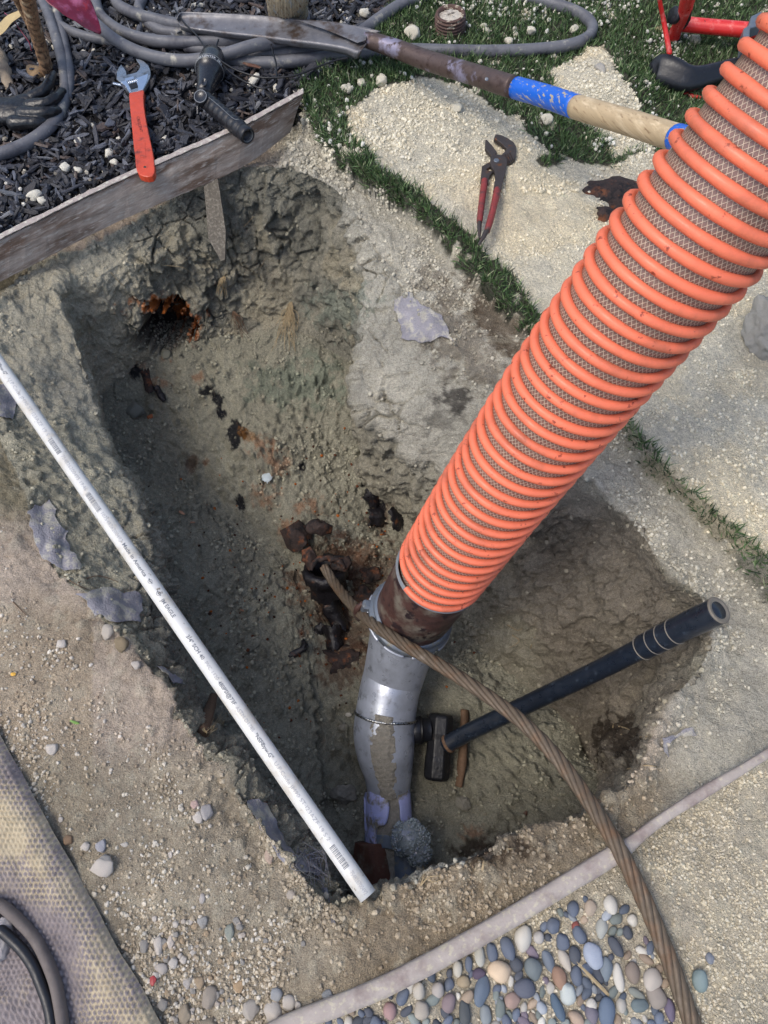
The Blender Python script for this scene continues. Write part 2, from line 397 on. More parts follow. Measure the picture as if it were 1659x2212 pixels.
D += rimw * (mid * .04 + fine * .02 + (wid2 - .5) * .012) * (1 - isO * .4) + footw * isF * (w1b * .012)
# cracks in the left shoulder and the walls
crk = sstep(.055, .0, w2 - w1) * sstep(.45, .6, fbm(V, 9, 3, 77))
D -= crk * (wall * .026 * (1 - .7 * rightw) * (1 - .8 * sstep(330, 230, px)) + isO * .006 * sstep(300, 100, px) * sstep(600, 700, py) * sstep(1150, 950, py))
# scraped grooves running down the right-hand wall
gr = fbm(V @ np.array([[.75, .2, 0], [-.5, .2, 0], [0, 0, .25]]), 70, 3, 55) - .5
D += wall * rightw * gr * .018
# loose clods over the floor near the wall foot and on the left
clod = sstep(.5, .15, w1b) * sstep(.45, .6, fbm(V, 8, 2, 91)); D += (isF + footw * isW) * clod * .012
# hollow behind the far wall where the old pipe ran
ex = (px + wob * .55 - 356) / 62; ey = (py + wob2 * .55 - 712) / 56; hole = sstep(1.12, .85, np.hypot(ex, ey) + fine * .9 + mid * .6) * (isW + isF * (py < 770))
V2 = V + N * D[:, None]
V2[:, 1] += hole * .16; V2[:, 2] -= hole * .07
# a broad hump over the buried pipe, and a deep pocket round the rusty socket
def bump_at(x, y, z, rx, h):
    c = P(x, y, z); d2 = ((V[:, 0] - c.x) ** 2 + (V[:, 1] - c.y) ** 2) / rx ** 2; return h * np.exp(-d2)
V2[:, 2] += (isF + isW * footw) * (bump_at(560, 1000, -.5, .11, .05) + bump_at(650, 1120, -.55, .07, .05) + bump_at(690, 1160, -.55, .05, .03) - bump_at(735, 1330, -.6, .07, .08)
              + bump_at(610, 760, -.45, .08, .03) - bump_at(825, 1120, -.6, .045, .06) - bump_at(300, 870, -.46, .04, .03) - bump_at(1300, 1600, -.5, .04, .05))
V2[:, 2] -= isW * bump_at(1345, 1590, -.3, .05, .05)
G2 = V2.reshape(NR, NA, 3)
N2 = (gnormals(G2) * sgn).reshape(-1, 3)

# --- base colours of the earths (albedo), by where each kind of soil lies; the bank also carries painted light
n1 = fbm(V, 9, 4, 61)[:, None]; n2 = fbm(V, 40, 4, 62)[:, None]; n3 = fbm(V, 130, 3, 64)
def blob(x, y, rx, ry=None, soft=.5, ang=0):
    ry = ry or rx; dx, dy = px + wob * .35 * min(1, rx / 25) - x, py + wob2 * .35 * min(1, rx / 25) - y; c, s = math.cos(math.radians(ang)), math.sin(math.radians(ang))
    return sstep(1 + soft, 1 - soft * .6, np.hypot((dx * c + dy * s) / rx, (-dx * s + dy * c) / ry) + (n2[:, 0] - .5) * 3.0 + (n3 - .5) * 1.6)
SAND, SANDY, NATV, STRIP = S3(216, 209, 188), S3(214, 200, 168), S3(156, 151, 134), S3(184, 179, 164)
FLOOR, BROWN, TAN, DKBR = S3(150, 147, 130), S3(136, 122, 104), S3(186, 171, 154), S3(96, 84, 70)
RUST, RUSTD, TAR = S3(150, 84, 34), S3(86, 50, 32), S3(16, 18, 28)
Cv = np.tile(NATV, (len(V), 1))
def paint(mask, c, k=1.0):
    global Cv
    m = (np.clip(mask, 0, 1) * k)[:, None]; Cv = Cv * (1 - m) + np.asarray(c) * m
turf_in = inpoly(V[:, 0], V[:, 1], TURFP)
paint(isF, FLOOR); paint(isO, TAN)
paint(isO * sstep(560, 640, px) * (py < 1500), STRIP)
paint(isO * turf_in, SAND); paint(isO * turf_in * sstep(.46, .6, n1[:, 0]), SANDY, .55)
# left shoulder is grey native soil, tan and dusty further down
paint(isO * sstep(330, 230, px + wob * .6 - (py - 1180) * .35) * sstep(1180, 1080, py + wob), S3(140, 132, 110))
paint((px < 200) * isO * sstep(1250, 1350, py + wob), S3(172, 156, 130), .6)
paint(isO * sstep(1560, 1700, py + wob), S3(160, 150, 130), .8)
# lower right beyond the buried edging
EDG = [tuple(P(x, y).xy) for x, y in [(635,2215),(829,2135),(1029,2028),(1179,1938),(1329,1848),(1429,1768),(1529,1708),(1629,1645),(1800,1540)]]
beyond = inpoly(V[:, 0], V[:, 1], EDG + [(3, -.4), (3, -3), (-.4, -3)])
paint(isO * beyond, S3(200, 191, 170)); paint(isO * beyond * sstep(.48, .58, n1[:, 0]), S3(186, 177, 158), .7)
paint(isO * sstep(1380, 1480, px) * (py > 1200) * ~beyond, STRIP)
paint(rimw * sstep(700, 800, px) * sstep(1650, 1750, py), S3(150, 136, 114), .8)
paint(isO * sstep(690, 760, px) * sstep(1150, 1100, px) * sstep(1820, 1880, py) * ~beyond, S3(156, 142, 120), .8)
# pale and dark bands in the walls
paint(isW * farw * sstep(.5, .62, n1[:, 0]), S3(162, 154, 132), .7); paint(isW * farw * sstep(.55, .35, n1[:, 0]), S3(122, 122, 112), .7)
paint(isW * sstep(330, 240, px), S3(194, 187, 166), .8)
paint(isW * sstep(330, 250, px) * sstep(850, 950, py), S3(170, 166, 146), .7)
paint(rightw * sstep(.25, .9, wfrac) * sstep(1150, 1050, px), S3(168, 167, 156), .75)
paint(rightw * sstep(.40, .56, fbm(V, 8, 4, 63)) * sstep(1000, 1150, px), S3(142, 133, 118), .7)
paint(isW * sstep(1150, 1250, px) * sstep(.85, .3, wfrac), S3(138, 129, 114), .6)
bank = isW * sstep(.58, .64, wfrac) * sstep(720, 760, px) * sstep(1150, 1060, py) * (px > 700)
paint(bank, S3(180, 176, 162), .85)  # lit look of the bank put into its colour, paler than the floor
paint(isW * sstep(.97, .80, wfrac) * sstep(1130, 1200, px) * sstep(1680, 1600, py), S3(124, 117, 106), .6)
paint(blob(1015, 760, 55, 85, ang=-38), DKBR, .55); paint(blob(980, 860, 34, 22), S3(34, 28, 28), .8); paint(blob(950, 620, 60, 26, ang=35), S3(110, 98, 82), .5)
paint(blob(1075, 700, 30, 90, ang=-40), S3(92, 78, 62), .8)
paint(blob(950, 920, 38, 22), S3(80, 78, 72), .5)
paint(isW * blob(745, 660, 60, 40), S3(140, 148, 134), .7); paint(isF * blob(650, 830, 90, 45), S3(126, 134, 118), .8)
# hollow painted dark brown, rust from the old iron pipe, other dark patches
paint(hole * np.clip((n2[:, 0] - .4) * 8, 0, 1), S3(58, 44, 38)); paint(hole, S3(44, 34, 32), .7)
paint(blob(385, 690, 26, 44, ang=-25) * sstep(.35, .55, n2[:, 0]), S3(176, 92, 24), .95); paint(blob(350, 664, 52, 14), S3(176, 96, 34), .95); paint(blob(405, 700, 16, 34), S3(170, 90, 30), .9); paint(blob(362, 735, 16, 26), S3(168, 90, 26), .8)
for x, y, r in [(300,800,16),(345,830,20),(430,815,14),(590,965,12),(560,975,26),(600,1010,30),(680,1100,24),(620,1150,22),(655,1360,12),(690,1352,10),(735,1160,14),(780,1200,30),(700,1600,6),(650,1110,18),(445,1000,8),(640,1250,24),(1020,1810,26),(575,1080,30)]:
    paint(blob(x, y, r) * sstep(.40, .55, n2[:, 0]), RUST, .45)
for x, y, r in [(700,1260,60),(750,1350,50),(800,1230,60),(820,1100,26),(745,1430,45),(415,1000,16)]: paint(blob(x, y, r) * (isF + isW), RUSTD, .6)
for x, y, rx, ry in [(447,842,16,6),(470,868,8,20),(480,890,9,10),(513,940,16,24),(520,1092,7,14),(652,1015,9,10),(395,770,8,6),(810,1080,20,34),(292,800,12,12)]:
    paint(blob(x, y, rx, ry, .3, -20) * (isF + isW), TAR, .95)
paint(blob(545, 960, 10, 26, .4, -40), S3(150, 100, 40), .5)
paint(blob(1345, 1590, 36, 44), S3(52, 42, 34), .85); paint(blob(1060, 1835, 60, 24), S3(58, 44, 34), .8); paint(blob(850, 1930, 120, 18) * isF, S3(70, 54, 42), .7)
# mulch bed earth
BEDL = [tuple(P(x, y).xy) for x, y in [(-400,700),(0,520),(240,400),(485,285),(650,200),(730,145),(800,90),(850,0),(850,-600)]]
bed = inpoly(V[:, 0], V[:, 1], BEDL + [(-.2, 9), (-9, 9), (-9, 0.2)])
paint(isO * bed, S3(30, 29, 32))
# turf where sand has not covered it
SANDP = [[(735,250),(800,195),(900,170),(985,190),(1040,215),(1120,265),(1190,330),(1310,350),(1659,300),(1900,300),(1900,1500),(1659,1190),(1560,1120),(1450,1008),(1378,918),(1258,792),(1170,690),(1108,600),(1035,530),(945,448),(845,372),(765,305)],
         [(1180,160),(1240,120),(1300,110),(1370,200),(1420,340),(1330,330),(1240,250),(1190,210)], [(690,350),(650,300),(640,210),(668,280),(720,350)]]
grassmask = turf_in.copy()
for pl in SANDP:
    grassmask &= ~inpoly(px + wob * .7, py + wob2 * .7, pl)
for (x, y, rx, ry) in [(1215,305,50,16),(1190,345,30,12),(760,165,50,25)]: grassmask |= turf_in & (((px - x + wob * .4) / rx) ** 2 + ((py - y + wob2 * .4) / ry) ** 2 < 1)
grassmask &= (n2[:, 0] + .5 * wob / 60) > .27
thin = sstep(1250, 1350, px) * (py > 880)
paint(isO * grassmask * (1 - .5 * thin), S3(30, 38, 26), .9)
paint(isO * (wid2 > .8) * ~grassmask * ~bed * (.5 + .5 * beyond), S3(205, 198, 176), .5)
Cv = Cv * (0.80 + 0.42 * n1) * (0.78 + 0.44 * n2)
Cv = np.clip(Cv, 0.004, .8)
idx = np.arange(NR * NA).reshape(NR, NA); nx = np.roll(idx, -1, 1)
Q = np.stack([idx[:-1], nx[:-1], nx[1:], idx[1:]], -1).reshape(-1, 4)
if sgn > 0: Q = Q[:, ::-1].copy()
vis_q = Q
V3 = V2.copy()

def soil_material():
    m = bpy.data.materials.new('soil'); m.use_nodes = True; n = m.node_tree.nodes; L = m.node_tree.links; b = n['Principled BSDF']
    b.inputs['Roughness'].default_value = .92; b.inputs['Specular IOR Level'].default_value = .25
    a = n.new('ShaderNodeVertexColor'); a.layer_name = 'Col'; tc = n.new('ShaderNodeTexCoord')
    def noise(sc, det=5, ro=.6):
        q = n.new('ShaderNodeTexNoise'); q.inputs['Scale'].default_value = sc; q.inputs['Detail'].default_value = det; q.inputs['Roughness'].default_value = ro
        L.new(tc.outputs['Object'], q.inputs['Vector']); return q.outputs['Fac']
    def mr(x, a0, a1, b0, b1):
        r = n.new('ShaderNodeMapRange'); r.inputs[1].default_value = a0; r.inputs[2].default_value = a1; r.inputs[3].default_value = b0; r.inputs[4].default_value = b1; L.new(x, r.inputs[0]); return r.outputs[0]
    def mth(op, x, y):
        q = n.new('ShaderNodeMath'); q.operation = op
        for i, k in enumerate((x, y)):
            if isinstance(k, float): q.inputs[i].default_value = k
            else: L.new(k, q.inputs[i])
        return q.outputs[0]
    g = mth('MULTIPLY', mr(noise(560, 3, .75), .3, .7, .55, 1.42), mr(noise(150, 6, .7), .3, .7, .72, 1.26))
    sc = n.new('ShaderNodeVectorMath'); sc.operation = 'SCALE'; L.new(a.outputs['Color'], sc.inputs[0]); L.new(g, sc.inputs['Scale'])
    vo = n.new('ShaderNodeTexVoronoi'); vo.inputs['Scale'].default_value = 330; L.new(tc.outputs['Object'], vo.inputs['Vector'])
    sp = mth('MULTIPLY', mr(vo.outputs['Distance'], .30, .18, 0., 1.), mr(noise(70, 3), .5, .62, 0., .7))
    cr = n.new('ShaderNodeSeparateColor'); L.new(vo.outputs['Color'], cr.inputs[0]); sp = mth('MULTIPLY', sp, mr(cr.outputs[0], .72, .74, 0., 1.))
    mx = n.new('ShaderNodeMix'); mx.data_type = 'RGBA'; L.new(sp, mx.inputs[0]); L.new(sc.outputs[0], mx.inputs[6]); mx.inputs[7].default_value = srgb(205, 200, 182)
    L.new(mx.outputs[2], b.inputs['Base Color'])
    h = mth('ADD', mth('MULTIPLY', noise(95, 8, .68), 1.0), mth('MULTIPLY', noise(420, 4, .7), .35)); h = mth('ADD', h, mth('MULTIPLY', mth('SUBTRACT', 1.0, vo.outputs['Distance']), .12))
    bp = n.new('ShaderNodeBump'); bp.inputs['Distance'].default_value = .013; bp.inputs['Strength'].default_value = 1.0; L.new(h, bp.inputs['Height']); L.new(bp.outputs[0], b.inputs['Normal'])
    return m
M_SOIL = soil_material()
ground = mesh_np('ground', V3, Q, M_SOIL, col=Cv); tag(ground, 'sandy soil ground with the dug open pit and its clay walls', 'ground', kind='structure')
# the earth below everything, out to the horizon
far_v, far_f = [], []
gm = bmesh.new()
for r_ in (3.5, 60.0):
    for i in range(64):
        a = 2 * math.pi * i / 64; gm.verts.new((math.cos(a) * r_, math.sin(a) * r_, -.01 - .02 * (r_ > 4)))
gm.verts.ensure_lookup_table()
for i in range(64): gm.faces.new((gm.verts[i], gm.verts[(i + 1) % 64], gm.verts[64 + (i + 1) % 64], gm.verts[64 + i]))
me = bpy.data.meshes.new('yard'); gm.to_mesh(me); gm.free(); me.materials.append(mat('yard_soil', srgb(150, 140, 118), .95, var=.2, vscale=4, bump=.02, bscale=20))
yard = bpy.data.objects.new('yard', me); COL.objects.link(yard); tag(yard, kind='structure')

# --- ray casting onto the ground
st = 2; Gc = G2[::st, ::st]; r_, c_ = Gc.shape[:2]; ic = np.arange(r_ * c_).reshape(r_, c_); inx = np.roll(ic, -1, 1)
Qc = np.stack([ic[:-1], inx[:-1], inx[1:], ic[1:]], -1).reshape(-1, 4)
BVH = BVHTree.FromPolygons([tuple(p) for p in Gc.reshape(-1, 3).tolist()], Qc.tolist())
EYE = Vector((0, 0, CAM_H))
def at(x, y, lift=0.0):
    d = (P(x, y, 0) - EYE).normalized(); h, n, i, dist = BVH.ray_cast(EYE, d)
    if h is None: h, n = P(x, y, 0), Vector((0, 0, 1))
    if n.dot(d) > 0: n = -n
    return h + n * lift, n
def drop(x, y, lift=0.0):
    """ground straight below a plan position"""
    h, n, i, dist = BVH.ray_cast(Vector((x, y, .6)), Vector((0, 0, -1)))
    if h is None: return Vector((x, y, lift)), Vector((0, 0, 1))
    if n.z < 0: n = -n
    return h + Vector((0, 0, lift)), n
# area weights for scattering
du = np.linalg.norm(np.roll(G2, -1, 1) - G2, axis=2); dv = np.zeros_like(du); dv[:-1] = np.linalg.norm(G2[1:] - G2[:-1], axis=2)
AREA = (du * dv).ravel()
inview = (px > -60) & (px < 1720) & (py > -60) & (py < 2280)
wideview = (px > -420) & (px < 2050) & (py > -420) & (py < 2400)
def pick(mask, n, wide=False):
    w_ = AREA * mask * (wideview if wide else inview); w_ = w_ / w_.sum(); i = rng.choice(len(w_), n, p=w_)
    r, c = i // NA, i % NA; a = rng.random((n, 1)); b = rng.random((n, 1)); r2 = np.minimum(r + 1, NR - 1); c2 = (c + 1) % NA
    p = (G2[r, c] * (1 - a) + G2[r2, c] * a) * (1 - b) + (G2[r, c2] * (1 - a) + G2[r2, c2] * a) * b
    return p, N2[i], i

# ================================================================== GRASS, MULCH, CRUMBS (nobody could count them)
def attrmat(name, rough=.8, spec=.3, bump=0, bscale=300, var=.15, vscale=200): return mat(name, (1, 1, 1), rough, attr=True, spec=spec, bump=bump, bscale=bscale, var=var, vscale=vscale)
gm_ = isO * grassmask
def grass():
    n = 120000; wgt = gm_ * (1 - .35 * thin)
    p, nn, i = pick(wgt * (ringi < NR - 8), n, True)
    tv = []; W = .0011
    for k, t in enumerate((0, .5, 1)):
        wd = W * (1, .9, .12)[k]; tv += [(-wd, .3 * t * t, t), (wd, .3 * t * t, t)]
    tv = np.array(tv); tf = np.array([(0, 1, 3, 2), (2, 3, 5, 4)])
    L_ = rng.uniform(.014, .032, n); yaw = rng.uniform(0, 2 * math.pi, n)
    # blades are brushed towards the pit at the cut edge
    lean = rng.normal(0, .55, n); R = rot_rand(n, .5)
    scl = np.stack([np.full(n, 1.0) * rng.uniform(.8, 1.5, n), L_, L_], -1)
    base = np.array([S3(76, 102, 60), S3(58, 82, 48), S3(108, 130, 88), S3(150, 158, 124), S3(44, 58, 38)])
    c = base[rng.choice(5, n, p=[.34, .28, .2, .06, .12])] * rng.uniform(.7, 1.25, (n, 1))
    o = scatter('grass', [(tv, tf)], p - nn * .002, scl, R, c, attrmat('grass_blade', .55, .4, var=0)); tag(o, kind='stuff')
grass()
def chips():
    n = 21000; p, nn, i = pick(isO * bed, n, True)
    tm = []
    for s in range(10):
        r = np.random.default_rng(s); m = 6; xs = np.linspace(-1, 1, m); v = []
        for x in xs:
            e = .55 + .45 * math.sqrt(max(0, 1 - abs(x) ** 3)) * r.uniform(.7, 1.1) if abs(x) < 1 else r.uniform(.25, .6)
            yy = r.uniform(-.25, .25)
            v += [(x, yy - e, -.5), (x, yy + e, -.5), (x, yy + e * r.uniform(.5, .95), .5 * r.uniform(.6, 1.2)), (x, yy - e * r.uniform(.5, .95), .5 * r.uniform(.6, 1.2))]
        f = [(4*a+j, 4*a+(j+1) % 4, 4*a+4+(j+1) % 4, 4*a+4+j) for a in range(m - 1) for j in range(4)] + [(3, 2, 1, 0), (4*m-4, 4*m-3, 4*m-2, 4*m-1)]
        tm.append((np.array(v), np.array(f)))
    L_ = rng.gamma(4, .0038, n) + .003
    scl = np.stack([L_, L_ * rng.uniform(.12, .34, n) + .0008, rng.uniform(.0025, .006, n)], -1)
    base = np.array([S3(34, 34, 40), S3(52, 54, 62), S3(78, 82, 92), S3(20, 20, 25), S3(76, 64, 58), S3(112, 114, 118)])
    c = base[rng.choice(6, n, p=[.34, .25, .12, .2, .06, .03])] * rng.uniform(.75, 1.25, (n, 1))
    z = rng.uniform(0, .016, n) ** 1.0
    o = scatter('mulch', tm, p + np.array([0, 0, 1]) * z[:, None], scl, rot_rand(n, .33), c, attrmat('mulch_chip', .55, .6, bump=.0022, bscale=320, var=.35, vscale=260)); tag(o, kind='stuff')
chips()
CR = [rocktmpl(1, .4, s) for s in range(8)]
def crumbs(name, mask, n, lo, hi, cols, pw=2.6, lift=.3, seed=0, m=None, probs=None, blend=.72):
    p, nn, i = pick(mask, n); r = lo + (hi - lo) * rng.random(n) ** pw
    c = np.array(cols)[rng.choice(len(cols), n, p=probs)] * rng.uniform(.82, 1.15, (n, 1))
    if blend: c = c * (1 - blend) + Cv[i] * blend * rng.uniform(.8, 1.3, (n, 1))
    scl = r[:, None] * rng.uniform(.7, 1.15, (n, 3))
    o = scatter(name, CR, p + nn * (r * lift)[:, None], scl, rot_rand(n), c, m or M_CRUMB); tag(o, kind='stuff'); return o
M_CRUMB = attrmat('crumb', .9, .25, bump=.0012, bscale=420, var=.18, vscale=300)
cl = sstep(.48, .62, fbm(V, 11, 4, 101)); cl2 = sstep(.5, .6, fbm(V, 5, 3, 105))
sandm = isO * turf_in * ~grassmask
crumbs('sand_crumbs', sandm * (.12 + cl), 26000, .0006, .0042, [S3(208, 204, 190), S3(188, 180, 154), S3(200, 194, 172), S3(176, 170, 154)], pw=6)
upper = sandm * (py < 420) * (.2 + cl2) + sandm * (py < 330) * .5
crumbs('sand_clods', upper, 5200, .0012, .0068, [S3(208, 204, 190), S3(190, 184, 164), S3(176, 168, 146)], pw=3.6)
crumbs('white_crumbs_on_grass', gm_ * (py < 330) * (.12 + cl2), 2400, .0012, .0075, [S3(214, 212, 202), S3(196, 192, 176)], pw=2.0, lift=1.3, blend=0)
crumbs('white_crumbs_on_mulch', isO * bed * (.06 + cl2 * .6 + sstep(330, 420, py) * 1.6), 1300, .0012, .0075, [S3(214, 210, 198), S3(190, 184, 168), S3(140, 134, 122)], pw=2.2, lift=1.6, blend=0)
strip = isO * ~turf_in * (px > 560) * (py < 1600) * ~beyond
crumbs('strip_crumbs', strip * (.15 + cl) + sandm * sstep(1330, 1450, px) * (py > 850) * .4, 14000, .0006, .0055, [S3(176, 172, 152), S3(160, 156, 138), S3(196, 190, 170)], pw=5)
left = isO * (px < 640) * (py > 900) * ~bed * (1 - .9 * rimw) * sstep(120, 190, dline(px, py, [(100, 1200), (330, 1450), (520, 1720), (745, 1965)]) + 60)
crumbs('tan_gravel', left * (.25 + cl) * sstep(1100, 1300, py + wob), 17000, .0006, .0048, [S3(190, 178, 156), S3(166, 152, 130), S3(206, 200, 186), S3(140, 124, 104), S3(216, 212, 202)], pw=4.5, blend=.45)
crumbs('loose_clods', isO * sstep(560, 620, px) * (py < 480) * (px < 760) * ~turf_in * 1.0, 1800, .0012, .0095, [S3(176, 170, 150), S3(158, 152, 132)], pw=3.4)
crumbs('floor_crumbs', isF * (.1 + cl + 1.2 * sstep(.86, 1., ringi / NF)) , 13000, .0007, .0070, [S3(150, 148, 128), S3(132, 130, 112), S3(166, 163, 142), S3(126, 114, 96)], pw=5.5)
crumbs('wall_crumbs', isW * rimw + isW * footw + isW * .12, 6500, .0008, .007, [S3(156, 152, 130), S3(140, 136, 116), S3(168, 162, 140)], pw=5)
crumbs('rim_crumbs', isO * rimw * (py > 1600) * .3 + isO * (px > 560) * (px < 1400) * (py > 1780) * ~beyond * (.1 + cl), 6500, .0006, .0055, [S3(158, 146, 126), S3(134, 120, 100), S3(184, 174, 154), S3(100, 88, 74)], pw=6)
crumbs('bottom_gravel', isO * beyond * (.25 + cl), 20000, .0005, .0038, [S3(196, 184, 154), S3(176, 164, 136), S3(206, 200, 182), S3(150, 146, 134)], pw=5, blend=.6)
crumbs('rusty_bits', (isF * sstep(700, 0, np.hypot(px - 690, (py - 1250))) ** 4), 500, .001, .006, [RUST, RUSTD, S3(60, 40, 30)], pw=2, blend=0)

# ================================================================== MATERIALS FOR THE OBJECTS
M = {}
M['board'] = mat('weathered_board', srgb(166, 153, 142), .85, var=.28, vscale=26, color2=srgb(112, 92, 78), c2scale=9, c2lo=.45, c2hi=.62, color3=srgb(190, 182, 172), c3scale=60, c3lo=.52, c3hi=.7, bump=.0015, bscale=120, stretch=(.5, 3.2, 3, .657))
M['board_lip'] = mat('lilac_board_edge', srgb(158, 148, 142), .85, var=.18, vscale=60, color2=srgb(184, 180, 168), c2scale=90, c2lo=.5, c2hi=.6, bump=.001, bscale=200)
M['edging'] = mat('lilac_edging', srgb(162, 153, 146), .85, var=.15, vscale=50, color2=srgb(178, 170, 152), c2scale=110, c2lo=.54, c2hi=.62, color3=srgb(132, 118, 114), c3scale=20, c3lo=.5, c3hi=.7, bump=.0012, bscale=150)
M['stake'] = mat('grey_stake_wood', srgb(96, 90, 80), .9, var=.3, vscale=40, color2=srgb(124, 118, 106), c2scale=60, bump=.002, bscale=120, stretch=(3, 3, .6))
M['chrome'] = mat('satin_chrome', srgb(178, 180, 180), .3, 1.0, var=.12, vscale=60, color2=srgb(120, 116, 108), c2scale=40, c2lo=.55, c2hi=.75, bump=.0002, bscale=600)
M['chrome_bright'] = mat('bright_chrome', srgb(215, 220, 226), .16, 1.0, var=.05)
M['orange_grip'] = mat('orange_vinyl_grip', srgb(190, 68, 40), .45, var=.18, vscale=40, color2=srgb(96, 44, 32), c2scale=38, c2lo=.55, c2hi=.74, coat=.15, bump=.0006, bscale=90)
M['print_dark'] = mat('dark_print', srgb(70, 30, 24), .6)
M['black_plastic'] = mat('black_plastic', srgb(34, 36, 41), .22, var=.15, vscale=90, color2=srgb(84, 84, 86), c2scale=70, c2lo=.66, c2hi=.8, bump=.0004, bscale=300)
M['black_rubber'] = mat('black_rubber', srgb(24, 26, 32), .42, var=.2, vscale=60, color2=srgb(80, 82, 84), c2scale=50, c2lo=.62, c2hi=.82, bump=.0005, bscale=200)
M['grey_rim'] = mat('grey_worn_plastic', srgb(120, 124, 128), .45, var=.2)
M['white_print'] = mat('white_print', srgb(214, 216, 218), .6)
M['thread_grey'] = mat('pale_thread', srgb(150, 152, 150), .5, .3, var=.2, bump=.0005)
M['glove'] = mat('black_glove_rubber', srgb(20, 22, 27), .36, var=.2, vscale=40, color2=srgb(66, 68, 70), c2scale=26, c2lo=.56, c2hi=.78, bump=.0016, bscale=60)
M['hose_grey'] = mat('grey_hose_rubber', srgb(98, 99, 104), .55, var=.12, vscale=40, color2=srgb(172, 168, 152), c2scale=26, c2lo=.58, c2hi=.74, color3=srgb(66, 66, 74), c3scale=14, c3lo=.5, c3hi=.7, bump=.0008, bscale=160)
M['cord'] = mat('black_cord', srgb(18, 18, 20), .4)
M['bark'] = mat('ringed_bark', srgb(138, 108, 80), .8, var=.3, vscale=70, color2=srgb(84, 62, 46), c2scale=120, c2lo=.5, c2hi=.6, color3=srgb(176, 156, 126), c3scale=50, c3lo=.56, c3hi=.66, bump=.004, bscale=120, stretch=(1, 1, .5))
M['bark_grey'] = mat('grey_bark', srgb(150, 136, 118), .9, var=.3, vscale=60, bump=.003, bscale=90)
M['leaf_red'] = mat('magenta_leaf', srgb(112, 26, 50), .38, var=.18, vscale=16, color2=srgb(168, 96, 128), c2scale=22, c2lo=.56, c2hi=.75, color3=srgb(150, 40, 52), c3scale=60, c3lo=.58, c3hi=.7, bump=.0008, bscale=60)
M['leaf_dry'] = mat('dry_leaf', srgb(172, 152, 108), .6, var=.2, vscale=30, bump=.001, bscale=70)
M['steel_blade'] = mat('worn_blade_steel', srgb(112, 112, 116), .5, .35, var=.25, vscale=30, color2=srgb(70, 58, 50), c2scale=18, c2lo=.5, c2hi=.64, color3=srgb(178, 176, 170), c3scale=60, c3lo=.66, c3hi=.72, bump=.0005, bscale=200)
M['socket'] = mat('brown_socket_steel', srgb(84, 70, 66), .5, .35, var=.25, vscale=40, color2=srgb(134, 130, 150), c2scale=14, c2lo=.54, c2hi=.64, color3=srgb(56, 42, 38), c3scale=40, c3lo=.54, c3hi=.66, bump=.0006, bscale=160)
M['blue_paint'] = mat('chipped_blue_paint', srgb(22, 96, 200), .42, var=.1, vscale=60, color2=srgb(168, 156, 128), c2scale=60, c2lo=.56, c2hi=.60, stretch=(.5, 2.2, 2.2, -1.06))
M['wood'] = mat('ash_wood_handle', srgb(178, 158, 126), .6, var=.16, vscale=30, color2=srgb(128, 104, 76), c2scale=46, c2lo=.56, c2hi=.68, color3=srgb(212, 194, 162), c3scale=12, c3lo=.5, c3hi=.65, bump=.0004, bscale=200, stretch=(.35, 4, 4, -1.06))
M['rust'] = mat('rusted_iron', srgb(52, 40, 36), .8, .1, var=.4, vscale=70, color2=srgb(108, 64, 38), c2scale=36, c2lo=.53, c2hi=.66, color3=srgb(20, 18, 20), c3scale=60, c3lo=.52, c3hi=.62, bump=.004, bscale=110)
M['tar'] = mat('tarry_iron', srgb(26, 24, 28), .38, .1, var=.4, vscale=60, color2=srgb(96, 60, 38), c2scale=40, c2lo=.6, c2hi=.72, color3=srgb(120, 122, 126), c3scale=110, c3lo=.66, c3hi=.74, bump=.003, bscale=120)
M['tool_dark'] = mat('dark_tool_steel', srgb(72, 66, 64), .55, .5, var=.2, vscale=60, color2=srgb(112, 72, 44), c2scale=70, c2lo=.6, c2hi=.7, bump=.0006, bscale=240)
M['red_grip'] = mat('worn_red_dip', srgb(128, 48, 46), .55, var=.2, vscale=50, color2=srgb(72, 50, 48), c2scale=60, c2lo=.5, c2hi=.66, bump=.0008, bscale=140)
M['red_paint'] = mat('red_frame_paint', srgb(206, 46, 44), .35, var=.1, vscale=50, color2=srgb(226, 130, 124), c2scale=30, c2lo=.56, c2hi=.72, color3=srgb(110, 26, 24), c3scale=80, c3lo=.64, c3hi=.7, coat=.2)
M['orange_hose'] = mat('orange_hose_helix', srgb(234, 120, 88), .55, var=.08, vscale=40, color2=srgb(140, 58, 40), c2scale=70, c2lo=.61, c2hi=.68, color3=srgb(160, 92, 70), c3scale=11, c3lo=.50, c3hi=.76, coat=.1, spec=.5, bump=.0004, bscale=220)
M['galv'] = mat('galvanised_steel', srgb(172, 178, 190), .36, .45, var=.26, vscale=18, color2=srgb(98, 100, 104), c2scale=40, c2lo=.55, c2hi=.75, color3=srgb(60, 60, 62), c3scale=220, c3lo=.70, c3hi=.73, bump=.0003, bscale=260)
M['clamp'] = mat('grey_clamp_steel', srgb(112, 120, 130), .42, .45, var=.2, vscale=50, color2=srgb(120, 116, 100), c2scale=50, c2lo=.56, c2hi=.66, bump=.0006, bscale=200)
M['cuff'] = mat('brown_hose_cuff', srgb(76, 52, 46), .55, var=.3, vscale=26, color2=srgb(116, 108, 96), c2scale=14, c2lo=.52, c2hi=.66, color3=srgb(44, 32, 34), c3scale=30, c3lo=.55, c3hi=.6, bump=.0014, bscale=60)
M['lilac_pipe'] = mat('lilac_pipe_plastic', srgb(168, 174, 218), .5, var=.12, vscale=40, color2=srgb(120, 114, 98), c2scale=22, c2lo=.50, c2hi=.60, bump=.0008, bscale=160)
